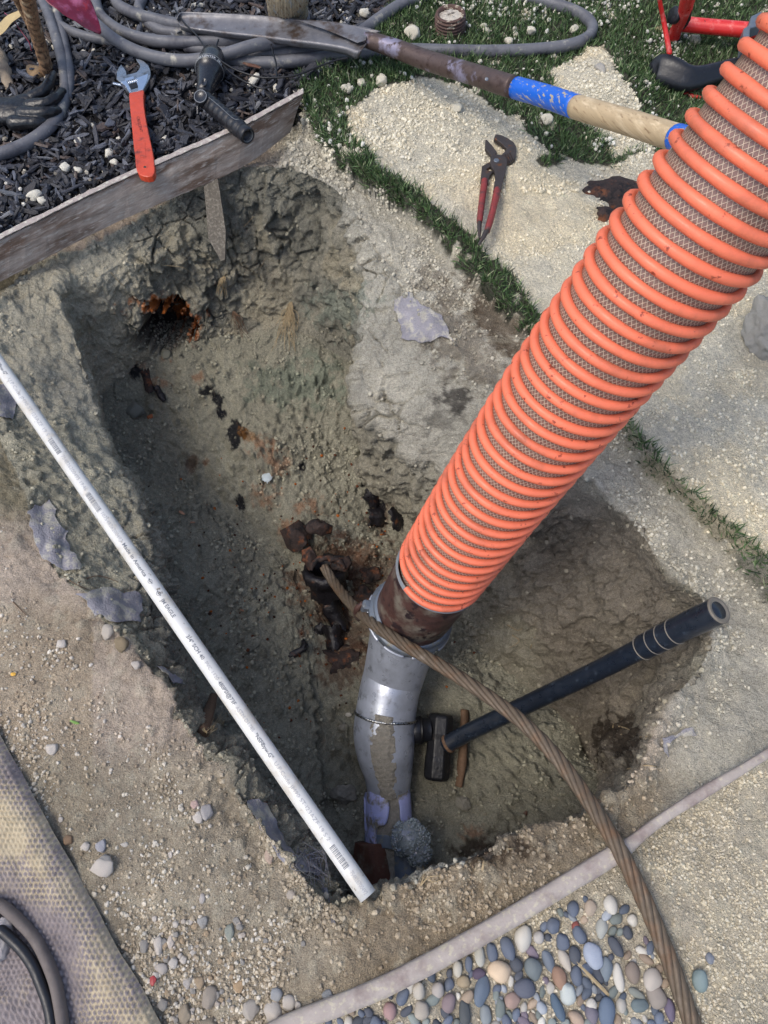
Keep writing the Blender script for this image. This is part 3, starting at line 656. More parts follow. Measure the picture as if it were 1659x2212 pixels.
M['clay_pipe'] = mat('red_brown_pipe', srgb(86, 54, 40), .75, var=.3, vscale=40, color2=srgb(104, 94, 80), c2scale=24, c2lo=.5, c2hi=.62, bump=.002, bscale=120)
M['grey_pipe'] = mat('grey_pipe_plastic', srgb(96, 108, 122), .45, var=.15, vscale=40, color2=srgb(120, 120, 110), c2scale=60, c2lo=.55, c2hi=.65, bump=.0006, bscale=140)
M['mud'] = mat('grey_mud', srgb(136, 131, 120), .9, var=.3, vscale=120, bump=.004, bscale=260)
M['cable'] = mat('rusty_wire_rope', srgb(98, 86, 72), .6, .3, var=.25, vscale=60, color2=srgb(110, 84, 62), c2scale=24, c2lo=.50, c2hi=.70, color3=srgb(134, 124, 112), c3scale=14, c3lo=.55, c3hi=.7, bump=.0006, bscale=400)
M['pvc'] = mat('white_pvc', srgb(205, 205, 202), .38, var=.05, vscale=20, color2=srgb(176, 166, 146), c2scale=18, c2lo=.50, c2hi=.74, color3=srgb(120, 110, 96), c3scale=70, c3lo=.64, c3hi=.72, coat=.1)
M['pvc_print'] = mat('grey_pipe_print', srgb(112, 116, 122), .6)
M['pvc_print_faint'] = mat('faint_pipe_print', srgb(158, 160, 164), .6)
M['navy_handle'] = mat('blue_black_fibreglass', srgb(26, 33, 44), .34, var=.2, vscale=40, color2=srgb(62, 72, 84), c2scale=60, c2lo=.58, c2hi=.76, bump=.0004, bscale=240, coat=.2)
M['worn_ring'] = mat('worn_tan_ring', srgb(112, 106, 96), .6, var=.2)
M['hammer_steel'] = mat('black_hammer_steel', srgb(26, 27, 31), .42, .2, var=.4, vscale=60, color2=srgb(74, 66, 60), c2scale=44, c2lo=.6, c2hi=.7, bump=.001, bscale=160)
M['root'] = mat('dry_root', srgb(158, 140, 108), .8, var=.2, vscale=150)
M['root_dark'] = mat('dark_root', srgb(96, 74, 56), .85, var=.3, vscale=150, bump=.001, bscale=200)
M['fabric'] = mat('frayed_filter_fabric', srgb(138, 136, 142), .95, var=.25, vscale=26, color2=srgb(172, 168, 156), c2scale=36, c2lo=.5, c2hi=.6, color3=srgb(178, 172, 156), c3scale=210, c3lo=.60, c3hi=.60, bump=.004, bscale=260)
M['rock_white'] = mat('pale_rock', srgb(186, 180, 168), .85, var=.16, vscale=30, color2=srgb(140, 132, 122), c2scale=30, c2lo=.5, c2hi=.65, bump=.003, bscale=90)
M['rock_grey'] = mat('grey_rock', srgb(146, 142, 134), .85, var=.2, vscale=30, color2=srgb(178, 168, 140), c2scale=22, c2lo=.52, c2hi=.66, bump=.004, bscale=70)
M['green_leaf'] = mat('green_leaf', srgb(104, 140, 62), .5); M['yellow'] = mat('yellow_leaf', srgb(206, 160, 60), .6); M['red_bit'] = mat('red_plastic', srgb(150, 52, 54), .5)
M['chip_pink'] = mat('fresh_wood_splinter', srgb(176, 132, 104), .8, var=.2, vscale=80)
M['ceramic'] = mat('white_glazed_chip', srgb(186, 196, 198), .3)
M['net'] = mat('fibre_sleeve', srgb(176, 162, 136), .85, var=.3, vscale=60, color2=srgb(116, 84, 56), c2scale=40, c2lo=.54, c2hi=.62, color3=srgb(150, 160, 166), c3scale=24, c3lo=.56, c3hi=.66, bump=.003, bscale=160, stretch=(3, 3, .6))
M['brown_plug'] = mat('brown_threaded_plastic', srgb(84, 62, 54), .7, var=.25, vscale=60, color2=srgb(176, 168, 148), c2scale=60, c2lo=.56, c2hi=.62, bump=.0014, bscale=160)

# ================================================================== EDGING BOARDS
def line_loft(name, rows, m, parent=None, jitter=.0006):
    """rows: list of cross-sections (each a list of world points), swept along; box-like boards"""
    A = [catmull([r[k] for r in rows], 70) for k in range(len(rows[0]))]; A = np.stack(A, 1)
    A = A + (rng.random(A.shape) - .5) * jitter * 2
    n, k, _ = A.shape; idx = np.arange(n * k).reshape(n, k)
    Fc = [(idx[i, j], idx[i, (j + 1) % k], idx[i + 1, (j + 1) % k], idx[i + 1, j]) for i in range(n - 1) for j in range(k)] + [tuple(idx[0][::-1]), tuple(idx[-1])]
    o = mesh_np(name, A.reshape(-1, 3), Fc, m, parent, smooth=False)
    o.modifiers.new('bevel', 'BEVEL').width = .0012
    return o
eb = thing('edging_board', 'weathered brown timber edging board along the far lip of the pit, holding back black mulch', 'edging board', P(320, 440, 0))
up_ = [(-140, 571), (0, 505), (240, 388), (485, 280), (570, 237), (655, 190)]; lo_ = [(-140, 678), (0, 610), (240, 487), (480, 383), (560, 338), (628, 285)]
rows = []; rows2 = []
for (x1, y1), (x2, y2) in zip(up_, lo_):
    a = P(x1, y1 + 15, .052); b = P(x2, y2, -.035); nrm = Vector((b.y - a.y, -(b.x - a.x), 0)); back = Vector((-.35, .9, -.2)).normalized() * .018
    mid_ = P(x1 * .55 + x2 * .45, (y1 + 18) * .62 + y2 * .38, .020)
    rows.append([a, mid_, b, b + back, a + back])
    rows2.append([P(x1, y1, .058), P(x1, y1 + 11, .060), P(x1, y1 + 14, .046), P(x1, y1 + 2, .040)])
line_loft('board', rows, M['board'], eb); line_loft('lip', rows2, M['board_lip'], eb, .0012)
Z = lambda x, y: (x * .5, y * .5)
sto = [(876, 770, -.03), (938, 757, -.03), (950, 830, -.045), (975, 1000, -.085), (972, 1122, -.12), (955, 1128, -.122), (900, 1030, -.09), (888, 880, -.055)]
plate('stake', [P(x * .5, y * .5, z) for x, y, z in sto], .02, M['stake'], eb, .001)
el = thing('buried_edging', 'lilac brown edging strip half buried between the near lip of the pit and the pebbles', 'edging strip', P(1029, 2028, 0))
ec = [(560, 2246, .012, .014), (635, 2208, .012, .014), (829, 2131, .012, .0145), (1029, 2025, .012, .0145), (1179, 1936, .012, .014), (1329, 1845, .011, .014), (1362, 1822, .006, .010), (1429, 1770, .004, .008), (1529, 1706, .003, .009), (1629, 1646, .003, .007), (1760, 1560, .003, .007)]
tube('strip', [P(x, y, z) for x, y, z, r in ec], [r for *_, r in ec], M['edging'], el, n=14, prof=lambda s, a: (np.abs(np.cos(a)) ** 5 + np.abs(np.sin(a)) ** 5) ** (-.2) * (1 + .02 * np.cos(5 * a - s * 90)))

# ================================================================== ADJUSTABLE WRENCH
WX = lambda z: (lambda x, y: P(x * .2 + 232.3, y * .2 + 99.5, z))
wr = thing('adjustable_wrench', 'adjustable wrench with chrome head and orange grip lying on the black mulch', 'wrench', WX(.03)(330, 800))
w = WX(.034)
def zs(y): return .034 + .030 * max(0, min(1, (y - 500) / 800))     # grip end rests on the board lip
gp = [(235,505),(300,492),(360,478),(392,470),(388,560),(395,660),(412,780),(432,880),(448,960),(468,1050),(484,1130),(498,1210),(507,1290),(508,1360),(490,1398),(455,1410),(400,1408),(350,1390),(320,1350),(304,1290),(298,1200),(282,1080),(270,960),(258,830),(244,680),(236,590)]
grip = plate('grip', [P(x * .2 + 232.3, y * .2 + 99.5, zs(y)) for x, y in gp], .017, M['orange_grip'], wr, .0055, smoothn=70, seg=4)
def gpt(x, y, lift): 
    z = zs(y) + lift; return P(x * .2 + 232.3, y * .2 + 99.5, z)
plate('grip_panel', [gpt(x, y, .0008) for x, y in [(330,1045),(405,1035),(415,1195),(345,1205)]], .002, M['orange_grip'], wr, .0006)
V_, F_ = lathe([(-.001, .001), (-.0006, .0048), (.0009, .0052), (.0010, .0036), (-.001, .0034)], gpt(405, 1310, 0), (0, -.3, 1), 24); mesh_np('hang_hole_rim', V_, F_, M['orange_grip'], wr)
V_, F_ = lathe([(.0004, 0.0001), (.0004, .0036)], gpt(405, 1310, 0), (0, -.3, 1), 20); mesh_np('hang_hole', V_, F_, M['cord'], wr)
plate('head', [w(x, y) for x, y in [(305,135),(345,140),(385,155),(440,205),(462,255),(466,300),(455,345),(425,400),(398,450),(385,476),(300,494),(236,508),(212,470),(185,430),(165,400),(120,375),(92,352),(150,330),(210,308),(262,296),(312,280),(340,250),(352,215),(338,185),(318,160)]], .012, M['chrome'], wr, .0018)
plate('cheek', [WX(.0352)(x, y) for x, y in [(300,350),(440,295),(420,385),(382,470),(330,478),(328,430)]], .002, M['chrome_bright'], wr, .0008)
plate('cheek', [WX(.0352)(x, y) for x, y in [(135,385),(205,372),(235,440),(252,500),(236,506),(190,425)]], .002, M['chrome_bright'], wr, .0008)
plate('jaw', [WX(.0345)(x, y) for x, y in [(148,196),(118,232),(98,285),(97,350),(150,332),(206,308),(200,270),(175,230)]], .012, M['chrome'], wr, .0018)
plate('jaw_guide', [WX(.036)(x, y) for x, y in [(185,350),(282,325),(288,350),(192,378)]], .004, M['chrome_bright'], wr, .0008)
plate('worm_window', [WX(.0349)(x, y) for x, y in [(205,375),(310,345),(330,440),(255,465)]], .001, M['cord'], wr, 0)
a, b = WX(.033)(222, 405), WX(.033)(322, 378); ax = (b - a)
prf = [];  nn_ = 60
for i in range(nn_ + 1):
    t = i / nn_; prf.append((t * ax.length, .0058 + .0013 * math.sin(t * 5 * 2 * math.pi)))
V_, F_ = lathe([(0, .0002)] + prf + [(ax.length, .0002)], a, ax, 24); mesh_np('worm_screw', V_, F_, M['chrome_bright'], wr)
a, b = WX(.028)(66, 408), WX(.028)(150, 425); ax = b - a
V_, F_ = lathe([(0, .0002)] + [(t * ax.length / 30, .0034 + .0009 * (t % 4 < 2)) for t in range(31)], a, ax, 18); mesh_np('jaw_rack', V_, F_, M['chrome_bright'], wr)
o0, o1 = gpt(312, 762, .0003), gpt(352, 930, .0003); xd = (o1 - o0); yd_ = gpt(352, 752, .0003) - o0; yd_ = (yd_ - xd.normalized() * yd_.dot(xd.normalized())).normalized()
text('CRESCENT', .010, wr, M['print_dark'], lambda x, y: o0 + xd.normalized() * x + yd_ * y, 'lettering', maxw=xd.length)

# ================================================================== HOSE NOZZLE
nz = thing('hose_nozzle', 'black swivel head watering nozzle lying on mulch with its grip over the edging board', 'hose nozzle', WX(.02)(1100, 500))
h0, h1 = WX(.050)(1145, 95), WX(.056)(1052, 468); hax = h1 - h0; hl = hax.length
hq = (WX(.056)(1052, 468) - WX(.050)(1145, 95)).length / .092
V_, F_ = lathe([(d_ * hq, r_) for d_, r_ in [(0, .001), (.0005, .024), (.003, .031), (.016, .0335), (.030, .0355), (.034, .0365), (.044, .0370), (.0445, .033), (.062, .029), (.078, .0245), (.092, .021), (.104, .019), (.105, .001)]], WX(.050)(1145, 95), hax, 56); mesh_np('spray_head', V_, F_, M['black_plastic'], nz)
hb = h0.copy(); hn = hax.normalized(); hu = Vector((0, -.45, 1)); hu = (hu - hn * hu.dot(hn)).normalized(); hv = hn.cross(hu)
for dd in (.0345 * hq, .0435 * hq):
    V_, F_ = lathe([(dd, .0365), (dd, .0376), (dd + .0009, .0376), (dd + .0009, .0365)], hb, hax, 48); mesh_np('ring_edge', V_, F_, M['grey_rim'], nz)
def wrap(deg0, dist, r, sgn_=1):
    # text baseline runs round the bezel; letters' tops point to the spray face
    return lambda x, y: hb + hn * (dist - y) + (hu * math.cos(-math.radians(deg0) - x / r) + hv * math.sin(-math.radians(deg0) - x / r)) * r
for wd, dg in (('CONE', -62), ('CENTER', -22), ('JET', 42)):
    text(wd, .0105, nz, M['white_print'], wrap(dg, .0425 * hq, .0374), 'lettering', maxw=.0068 * len(wd) * .9)
# waist oval badge
V_, F_ = lathe([(0, .0001), (.0012, .0045), (.0022, .006), (.0022, .0072), (0, .0076)], WX(.083)(1045, 390), (0, -.5, 1), 24); V_ = np.array(V_); bc = V_.mean(0); V_[:, 1] = bc[1] + (V_[:, 1] - bc[1]) * 1.7; mesh_np('badge', V_, F_, M['black_plastic'], nz)
g0, g1 = WX(.062)(1030, 560), WX(.074)(1520, 975); gax = g1 - g0; gl = gax.length
pg = [(0, .001), (.002, .014), (.012, .020)] + [(.012 + (gl - .036) * t / 40, .0205 + .0011 * math.sin(t * 1.25)) for t in range(41)] + [(gl - .022, .0185), (gl - .020, .0200), (gl - .004, .0200), (gl, .0185), (gl, .0150), (gl - .014, .0140), (gl - .014, .0003)]
V_, F_ = lathe(pg, g0, gax, 40); mesh_np('handle', V_, F_, M['black_rubber'], nz)
V_, F_ = lathe([(gl - .013 + .0017 * k, .0142 + .0010 * (k % 2)) for k in range(8)], g0, gax, 32); mesh_np('inlet_thread', V_, F_, M['thread_grey'], nz)
gn = gax.normalized(); gu = Vector((.3, .25, 1)); gu = (gu - gn * gu.dot(gn)).normalized(); gv = gn.cross(gu)
for s_ang in (28,):
    pts = [g0 + gn * t + (gu * math.cos(math.radians(a_)) + gv * math.sin(math.radians(a_))) * .0212 for t, a_ in [(.02, s_ang), (gl * .4, s_ang - 4), (gl * .72, s_ang), (gl * .79, s_ang - 18), (gl * .80, s_ang - 60), (gl * .80, s_ang - 110)]]
    tube('seam', pts, .0006, M['grey_rim'], nz, n=6)
V_, F_ = lathe([(-.022, .001), (-.022, .0165), (-.001, .0175), (.0015, .0172), (.002, .0150), (.001, .0142), (.0012, .0002)], WX(.088)(1005, 545), (-.12, -.42, 1), 36); mesh_np('pivot', V_, F_, M['black_plastic'], nz)
V_, F_ = lathe([(.0012, .0146), (.0026, .0150), (.0026, .0160), (.0012, .0166)], WX(.088)(1005, 545), (-.12, -.42, 1), 36); mesh_np('pivot_ring', V_, F_, M['grey_rim'], nz)
tube('lever', [WX(.07)(965, 600), WX(.06)(975, 650), WX(.05)(975, 740)], [.005, .005, .004], M['black_plastic'], nz, n=10)

# ================================================================== GLOVE
gl_ = thing('rubber_glove', 'black rubber coated work glove lying palm down on the mulch', 'glove', P(50, 230, 0))
def Gp(x, y, z): return P(x * .2, y * .2, z)
parts = []
for pts, rr in [([(350, 1060, .035), (470, 980, .040), (540, 880, .040), (578, 800, .034)], (.017, .014, .012, .0095)),
                ([(330, 1150, .040), (480, 1120, .046), (600, 1060, .044), (672, 990, .034)], (.018, .0145, .013, .0115)),
                ([(250, 1230, .038), (420, 1225, .044), (540, 1210, .042), (622, 1195, .032)], (.019, .015, .0135, .012)),
                ([(150, 1330, .032), (300, 1325, .036), (420, 1315, .034), (490, 1300, .028)], (.019, .0145, .013, .0115))]:
    v, f, _ = sweep([Gp(*p) for p in pts], rr, n=14, samples=20); parts.append((v, f))
    for e, r_e in ((pts[-1], rr[-1]), (pts[0], rr[0])):
        iv, jf = ico(2); parts.append((iv * r_e * 1.02 + np.array(Gp(*e)), jf.tolist()))
iv, jf = ico(3); c0 = np.array(Gp(130, 1200, .026)); ivv = iv * np.array([.085, .045, .026]); parts.append((ivv + c0, jf.tolist()))
iv, jf = ico(3); c0 = np.array(Gp(-260, 1180, .024)); parts.append((iv * np.array([.11, .05, .024]) + c0, jf.tolist()))
iv, jf = ico(3); c0 = np.array(Gp(270, 1100, .032)); parts.append((iv * np.array([.035, .020, .018]) + c0, jf.tolist()))
v, f = merge(parts); go = mesh_np('glove_body', v, f, M['glove'], gl_)
rm = go.modifiers.new('remesh', 'REMESH'); rm.mode = 'VOXEL'; rm.voxel_size = .0016; rm.use_smooth_shade = True
sm = go.modifiers.new('smooth', 'SMOOTH'); sm.iterations = 5; sm.factor = .6
tx = bpy.data.textures.new('wrinkle', 'CLOUDS'); tx.noise_scale = .018; tx.noise_depth = 2
dm = go.modifiers.new('wrinkles', 'DISPLACE'); dm.texture = tx; dm.strength = .0028; dm.mid_level = .5

# ================================================================== GARDEN HOSE AND CORD
HR = .0155
def hz(*p): return [P(x, y, z) for x, y, z in p]
strands = [
 (hz((60,-60,.02),(92,0,.02),(112,50,.022),(130,110,.022),(140,165,.02),(139,215,.02),(118,262,.02),(75,300,.02),(20,326,.02),(-60,350,.02)), HR),
 (hz((120,20,.015),(138,85,.016),(150,150,.018),(150,195,.016),(136,235,.014),(110,275,.012),(60,306,.012)), HR * .8),
 (hz((130,55,.016),(165,72,.016),(210,84,.016),(260,92,.014)), HR * .8),
 (hz((120,-60,.04),(165,2,.045),(205,48,.045),(258,92,.040),(320,119,.036),(390,131,.035),(450,126,.045),(500,113,.055),(550,98,.06),(620,86,.05),(700,80,.04)), HR),
 (hz((200,-50,.03),(208,10,.030),(222,38,.030),(262,68,.028),(325,87,.028),(390,92,.03),(470,90,.035),(560,84,.03)), HR),
 (hz((240,-40,.03),(252,5,.030),(285,27,.030),(335,42,.03),(390,54,.03),(470,70,.03)), HR),
 (hz((320,-30,.02),(306,0,.02),(300,20,.018),(312,40,.018),(350,66,.016),(420,76,.016)), HR * .95),
 (hz((400,100,.02),(430,106,.02),(480,112,.018),(560,118,.018),(650,112,.02),(760,105,.02)), HR * .9),
 (hz((450,120,.02),(510,132,.022),(580,136,.022),(650,130,.022),(720,122,.022),(800,114,.022),(870,108,.022),(960,109,.022),(1050,111,.022),(1130,109,.022),(1200,103,.022),(1245,93,.022),(1272,78,.022),(1280,58,.022),(1262,36,.022),(1225,18,.022),(1170,3,.022),(1110,-15,.022)), HR * 1.0),
 (hz((700,100,.018),(770,75,.02),(830,32,.022),(880,4,.022),(940,-16,.022)), HR),
 (hz((470,-30,.02),(520,-6,.02),(585,-14,.02)), HR * .9),
]
hparts = []
for pts, r in strands:
    v, f, _ = sweep(pts, r, n=18, samples=len(pts) * 9, prof=lambda s, a: 1 + .05 * np.cos(2 * a) + .03 * np.cos(3 * a + s * 22)); hparts.append((v, f))
v, f = merge(hparts); gh = mesh_np('garden_hose', v, f, M['hose_grey']); tag(gh, 'dusty grey rubber hose coiled in loose loops over the mulch and turf', 'hose')
NZ = lambda z, pts: [P(x * .26 + 398, y * .26, z) for x, y in pts]
cparts = []
for z, pts in [(.07, [(-90,60),(0,190),(100,290),(170,390),(240,460),(340,530),(450,590),(620,640),(760,645),(930,625),(1100,560),(1250,505),(1370,480)]), (.065, [(285,330),(265,400),(290,480),(360,580),(480,665),(620,730),(700,725),(760,670),(765,540),(740,450),(722,370)])]:
    v, f, _ = sweep(NZ(z, pts), .0023, n=8); cparts.append((v, f))
v, f = merge(cparts); o = mesh_np('cord', v, f, M['cord']); tag(o, 'thin black cord looping below the shovel blade', 'cord')

# ================================================================== PLANT
pl = thing('cordyline_plant', 'potted style garden plant with a ringed brown stem and a magenta leaf, rooted in the mulch', 'plant', P(100, 155, 0))
pl['label'] = 'garden plant with a ringed brown stem and a magenta leaf, rooted in the mulch'
def ringprof(s, a): return 1 + .05 * np.sin(s * 120 + np.sin(a) * .8) + .05 * np.sin(a * 3 + s * 9)
tube('stem', [P(103, 163, -.01), P(98, 140, .035), P(86, 95, .10), P(72, 45, .18), P(55, -15, .27), P(40, -70, .36)], [.0175, .0165, .0165, .017, .018, .018], M['bark'], pl, n=20, samples=150, prof=ringprof)
tube('stem', [P(78, 80, .11), P(60, 40, .16), P(35, -10, .24), P(20, -60, .32)], [.010, .011, .012, .012], M['bark'], pl, n=16, samples=80, prof=ringprof)
def leaf(name, base, tip, width, m, parent, sag=.01, fold=.15, up=(0, 0, 1)):
    b, t = Vector(base), Vector(tip); ax = (t - b); L_ = ax.length; a = ax.normalized(); u = Vector(up); s = a.cross(u).normalized(); u = s.cross(a)
    n, mth_ = 30, 8; Vv = []; 
    for i in range(n + 1):
        q = i / n; wd = width * (math.sin(math.pi * min(1, q ** .8 * .97 + .02)) ** .8) + .0006
        for j in range(-mth_, mth_ + 1):
            k = j / mth_; Vv.append(b + a * (L_ * q) + s * (wd * k) + u * (abs(k) * wd * fold + math.sin(q * math.pi) * sag + .0015 * math.sin(q * 25 + k * 3) * abs(k)))
    W_ = 2 * mth_ + 1; Fc = [(i * W_ + j, i * W_ + j + 1, (i + 1) * W_ + j + 1, (i + 1) * W_ + j) for i in range(n) for j in range(W_ - 1)]
    o = mesh_np(name, [tuple(p) for p in Vv], Fc, m, parent); sl = o.modifiers.new('thick', 'SOLIDIFY'); sl.thickness = .0008; return o
leaf('leaf', P(85, -38, .20), P(217, 73, .11), .050, M['leaf_red'], pl, sag=.02)
leaf('leaf', P(-60, 140, .06), P(70, 8, .16), .022, M['leaf_dry'], pl, sag=.01)
tube('leaf_stalk', [P(10, 28, .12), P(30, 45, .13), P(40, 60, .12), P(62, 90, .1), P(68, 110, .08)], .0014, M['leaf_red'], pl, n=6)
o = tube('bark_stub', [P(-20, 95, .05), P(0, 130, .03), P(14, 165, .015), P(22, 195, .0)], [.019, .018, .015, .011], M['bark_grey'], None, n=14, samples=40, prof=lambda s, a: 1 + .14 * np.sin(a * 3 + s * 20) + .08 * np.sin(a * 7 - s * 33)); tag(o, 'short grey bark stub standing in the mulch left of the plant stem', 'stump')

# ================================================================== DRAIN SHOVEL
sh = thing('trench_shovel', 'long narrow trench shovel with a dull steel blade and a blue and bare wood handle', 'shovel', P(700, 80, .03))
def curve2(pts, t):
    xs = np.linspace(0, 1, len(pts)); return np.interp(t, xs, [p[0] for p in pts]), np.interp(t, xs, [p[1] for p in pts])
topl = catmull([(383,42,0),(388,30,0),(402,26,0),(470,28,0),(560,33,0),(640,40,0),(710,46,0),(760,54,0),(795,60,0),(822,68,0)], 60)[:, :2]
botl = catmull([(384,46,0),(388,58,0),(400,68,0),(470,80,0),(545,89,0),(620,99,0),(690,108,0),(745,118,0),(772,127,0),(784,98,0)], 60)[:, :2]
Vv = []
for i in range(60):
    s = i / 59
    for j in range(15):
        t = j / 14; x = topl[i, 0] * (1 - t) + botl[i, 0] * t; y = topl[i, 1] * (1 - t) + botl[i, 1] * t
        z = .062 + .030 * s + .012 * (abs(t - .5) * 2) ** 2 * (1 if t < .5 else .2) - .022 * (t > .8) * (t - .8) / .2
        Vv.append(tuple(P(x, y, z)))
Fc = [(i * 15 + j, i * 15 + j + 1, (i + 1) * 15 + j + 1, (i + 1) * 15 + j) for i in range(59) for j in range(14)]
bl = mesh_np('blade', Vv, Fc, M['steel_blade'], sh); bl.modifiers.new('thick', 'SOLIDIFY').thickness = .0024
plate('tread', [P(x, y, z) for x, y, z in [(640,42,.098),(710,48,.102),(760,56,.104),(798,66,.106),(790,86,.104),(772,92,.1),(745,80,.098),(700,62,.097)]], .0025, M['steel_blade'], sh, .001)
spts = [(786, 84, 30), (800, 88, 33), (830, 97, 36), (868, 110, 38), (915, 128, 39), (960, 142, 41), (1020, 160, 42), (1070, 176, 44), (1108, 188, 45.5)]
zz = [.085, .088, .09, .095, .105, .12, .15, .175, .19]
tube('socket', [P(x, y, z) for (x, y, w_), z in zip(spts, zz)], [w_ * (CAM_H - z) / (CT - (CY - y) / F * ST) / F / 2 for (x, y, w_), z in zip(spts, zz)], M['socket'], sh, n=28)
def hp(x, y, w_): return PW(x, y, w_, .0238)
bp_ = [hp(1104, 187, 44), hp(1175, 207, 46.5), hp(1245, 231, 49.5)]
tube('blue_band', bp_, .0236, M['blue_paint'], sh, n=28)
tube('handle', [hp(1243, 230.5, 49.4), hp(1350, 262, 53), hp(1462, 298, 57), hp(1560, 330, 62)], .0232, M['wood'], sh, n=28)
tube('blue_tip', [hp(1462, 298, 57), hp(1500, 310, 59)], .0240, M['blue_paint'], sh, n=28)
V_, F_ = lathe([(0, .0001), (.0012, .003), (0, .0042)], P(1049, 184, .182) + Vector((0, -.004, .018)), (0, -.6, 1), 14); mesh_np('rivet', V_, F_, M['clamp'], sh)

# ================================================================== FIBRE SLEEVE, THREADED PLUG
fs = thing('fibre_sleeve', 'fibre wrapped pipe stub standing behind the shovel blade', 'pipe stub', P(622, 35, 0))
b0 = P(620, 38, .0)
def knob(s, a): return 1 + .04 * np.sin(a * 46) * (np.sin(s * 9) > -.5) + .03 * np.sin(a * 5)
tube('sleeve', [P(622, 32, .0), P(622, 18, .045), P(621, -2, .10), P(620, -25, .15), P(620, -45, .18)], [.048, .053, .055, .054, .052], M['net'], fs, n=120, samples=50, prof=knob)
for s_, (x, y, z, r) in enumerate([(622, 20, .04, .056), (620, -18, .13, .0575)]):
    V_, F_ = lathe([(-.013, r - .004), (-.012, r), (.012, r), (.013, r - .004)], P(x, y, z), (0, .05, 1), 60); mesh_np('band', V_, F_, M['net'], fs)
tp = thing('threaded_plug', 'brown threaded pipe plug full of sand standing on the turf', 'pipe plug', P(972, 70, 0))
prf = [(0, .040)] + [(.004 + .052 * k / 48, .040 + .0032 * math.sin(k / 48 * 2 * math.pi * 6)) for k in range(49)] + [(.058, .040), (.059, .033), (.050, .031)]
V_, F_ = lathe(prf, P(972, 74, .004), (-.06, .0, 1), 48); mesh_np('thread', V_, F_, M['brown_plug'], tp)
V_, F_ = lathe([(.050, .031), (.053, .02), (.056, .001)], P(972, 74, .004), (-.06, .0, 1), 30); V_ += (rng.random(V_.shape) - .5) * .005; o = mesh_np('sand_fill', V_, F_, M['rock_white'], tp)

# ================================================================== SLIP JOINT PLIERS
pz = thing('slip_joint_pliers', 'rusty slip joint pliers with worn red handles lying on pale sand', 'pliers', P(1060, 430, .02))
ps = .02034 * 10; PLO = (1450 * .6636, 400 * .6636)
PX = lambda z: (lambda x, y: P(PLO[0] + x * .13497, PLO[1] + y * .13497, z))
gz = drop(*P(1060, 430, 0).xy)[0].z
za, zb = gz + .024, gz + .017
plate('jaw_lever', [PX(za)(x, y) for x, y in [(640,262),(668,270),(760,370),(828,468),(800,500),(900,510),(985,570),(990,640),(965,760),(935,880),(905,1000),(890,1070),(765,1070),(785,950),(802,860),(785,770),(735,690),(712,610),(725,545),(735,520),(690,460),(636,400)]], .010, M['tool_dark'], pz, .0015)
plate('jaw_lever', [PX(zb + .002)(x, y) for x, y in [(800,175),(900,190),(1000,240),(1090,300),(1132,370),(1135,450),(1120,560),(1050,625),(985,660),(900,650),(900,505),(960,440),(985,410),(880,310),(778,240)]], .012, M['tool_dark'], pz, .002)
plate('jaw_lever', [PX(zb)(x, y) for x, y in [(585,690),(700,625),(760,640),(740,690),(650,740),(690,760),(780,770),(720,830),(695,880),(690,960),(560,940),(568,850),(578,770)]], .009, M['tool_dark'], pz, .0015)
for k in range(4): plate('groove', [PX(zb + .0032)(x, y) for x, y in [(905+k*38,520-k*14),(922+k*38,512-k*14),(1008+k*28,640-k*18),(992+k*28,652-k*18)]], .001, M['rust'], pz, 0)
for pts, rr in [([(625,925),(612,1050),(590,1200),(572,1350),(555,1500),(545,1590)], [.0085, .0095, .0088, .0088, .0085, .0075]), ([(828,1070),(815,1160),(775,1330),(740,1480),(700,1620),(668,1730)], [.0088, .0098, .0092, .009, .0088, .0078])]:
    z_ = za - .006 if pts[0][0] > 700 else zb - .004
    tube('grip', [PX(z_)(x, y) for x, y in pts], rr, M['red_grip'], pz, n=18, prof=lambda s, a: 1 + .12 * np.cos(2 * a) + .02 * np.sin(s * 50))
tube('tip', [PX(zb - .004)(545, 1575), PX(zb - .004)(543, 1700), PX(zb - .004)(545, 1850)], [.0056, .005, .0022], M['tool_dark'], pz, n=12)
tube('tip', [PX(za - .006)(675, 1700), PX(za - .008)(610, 1820), PX(za - .010)(530, 1950)], [.0062, .0054, .0026], M['tool_dark'], pz, n=12)
V_, F_ = lathe([(0, .0001), (.0016, .0045), (.0010, .0064), (-.001, .0068)], PX(za)(817, 600), (0, 0, 1), 24); mesh_np('pivot_bolt', V_, F_, M['clamp'], pz)

# ================================================================== RED FRAME AND BLACK HANDLE (top right)
RX = lambda x, y, z: P(x * .2 + 1327, y * .2, z)
rf = thing('red_tool_frame', 'red tubular tool frame with black clamps standing on the turf at the top right', 'tool frame', RX(650, 450, 0))
tube('post', [RX(640, 430, .01), RX(665, 330, .04), RX(720, 230, .075), RX(760, 130, .11), RX(790, 10, .15), RX(840, -150, .21)], [.0155, .016, .0165, .0175, .0185, .0185], M['red_paint'], rf, n=24)
tube('crossbar', [RX(690, 255, .055), RX(1000, 285, .06), RX(1450, 325, .07), RX(1800, 360, .08)], [.0185, .0185, .019, .019], M['red_paint'], rf, n=24)
tube('foot_cap', [RX(615, 500, -.005), RX(640, 430, .012), RX(648, 405, .02)], [.0165, .0185, .0180], M['black_rubber'], rf, n=20)
V_, F_ = boxmesh(RX(755, 180, .10), (RX(800, 190, .10) - RX(720, 170, .10)) * .75, (RX(760, 250, .07) - RX(775, 100, .125)) * .5, (0, -.008, .022)); o = mesh_np('clamp', V_, F_, M['black_plastic'], rf, smooth=False); o.modifiers.new('bevel', 'BEVEL').width = .005
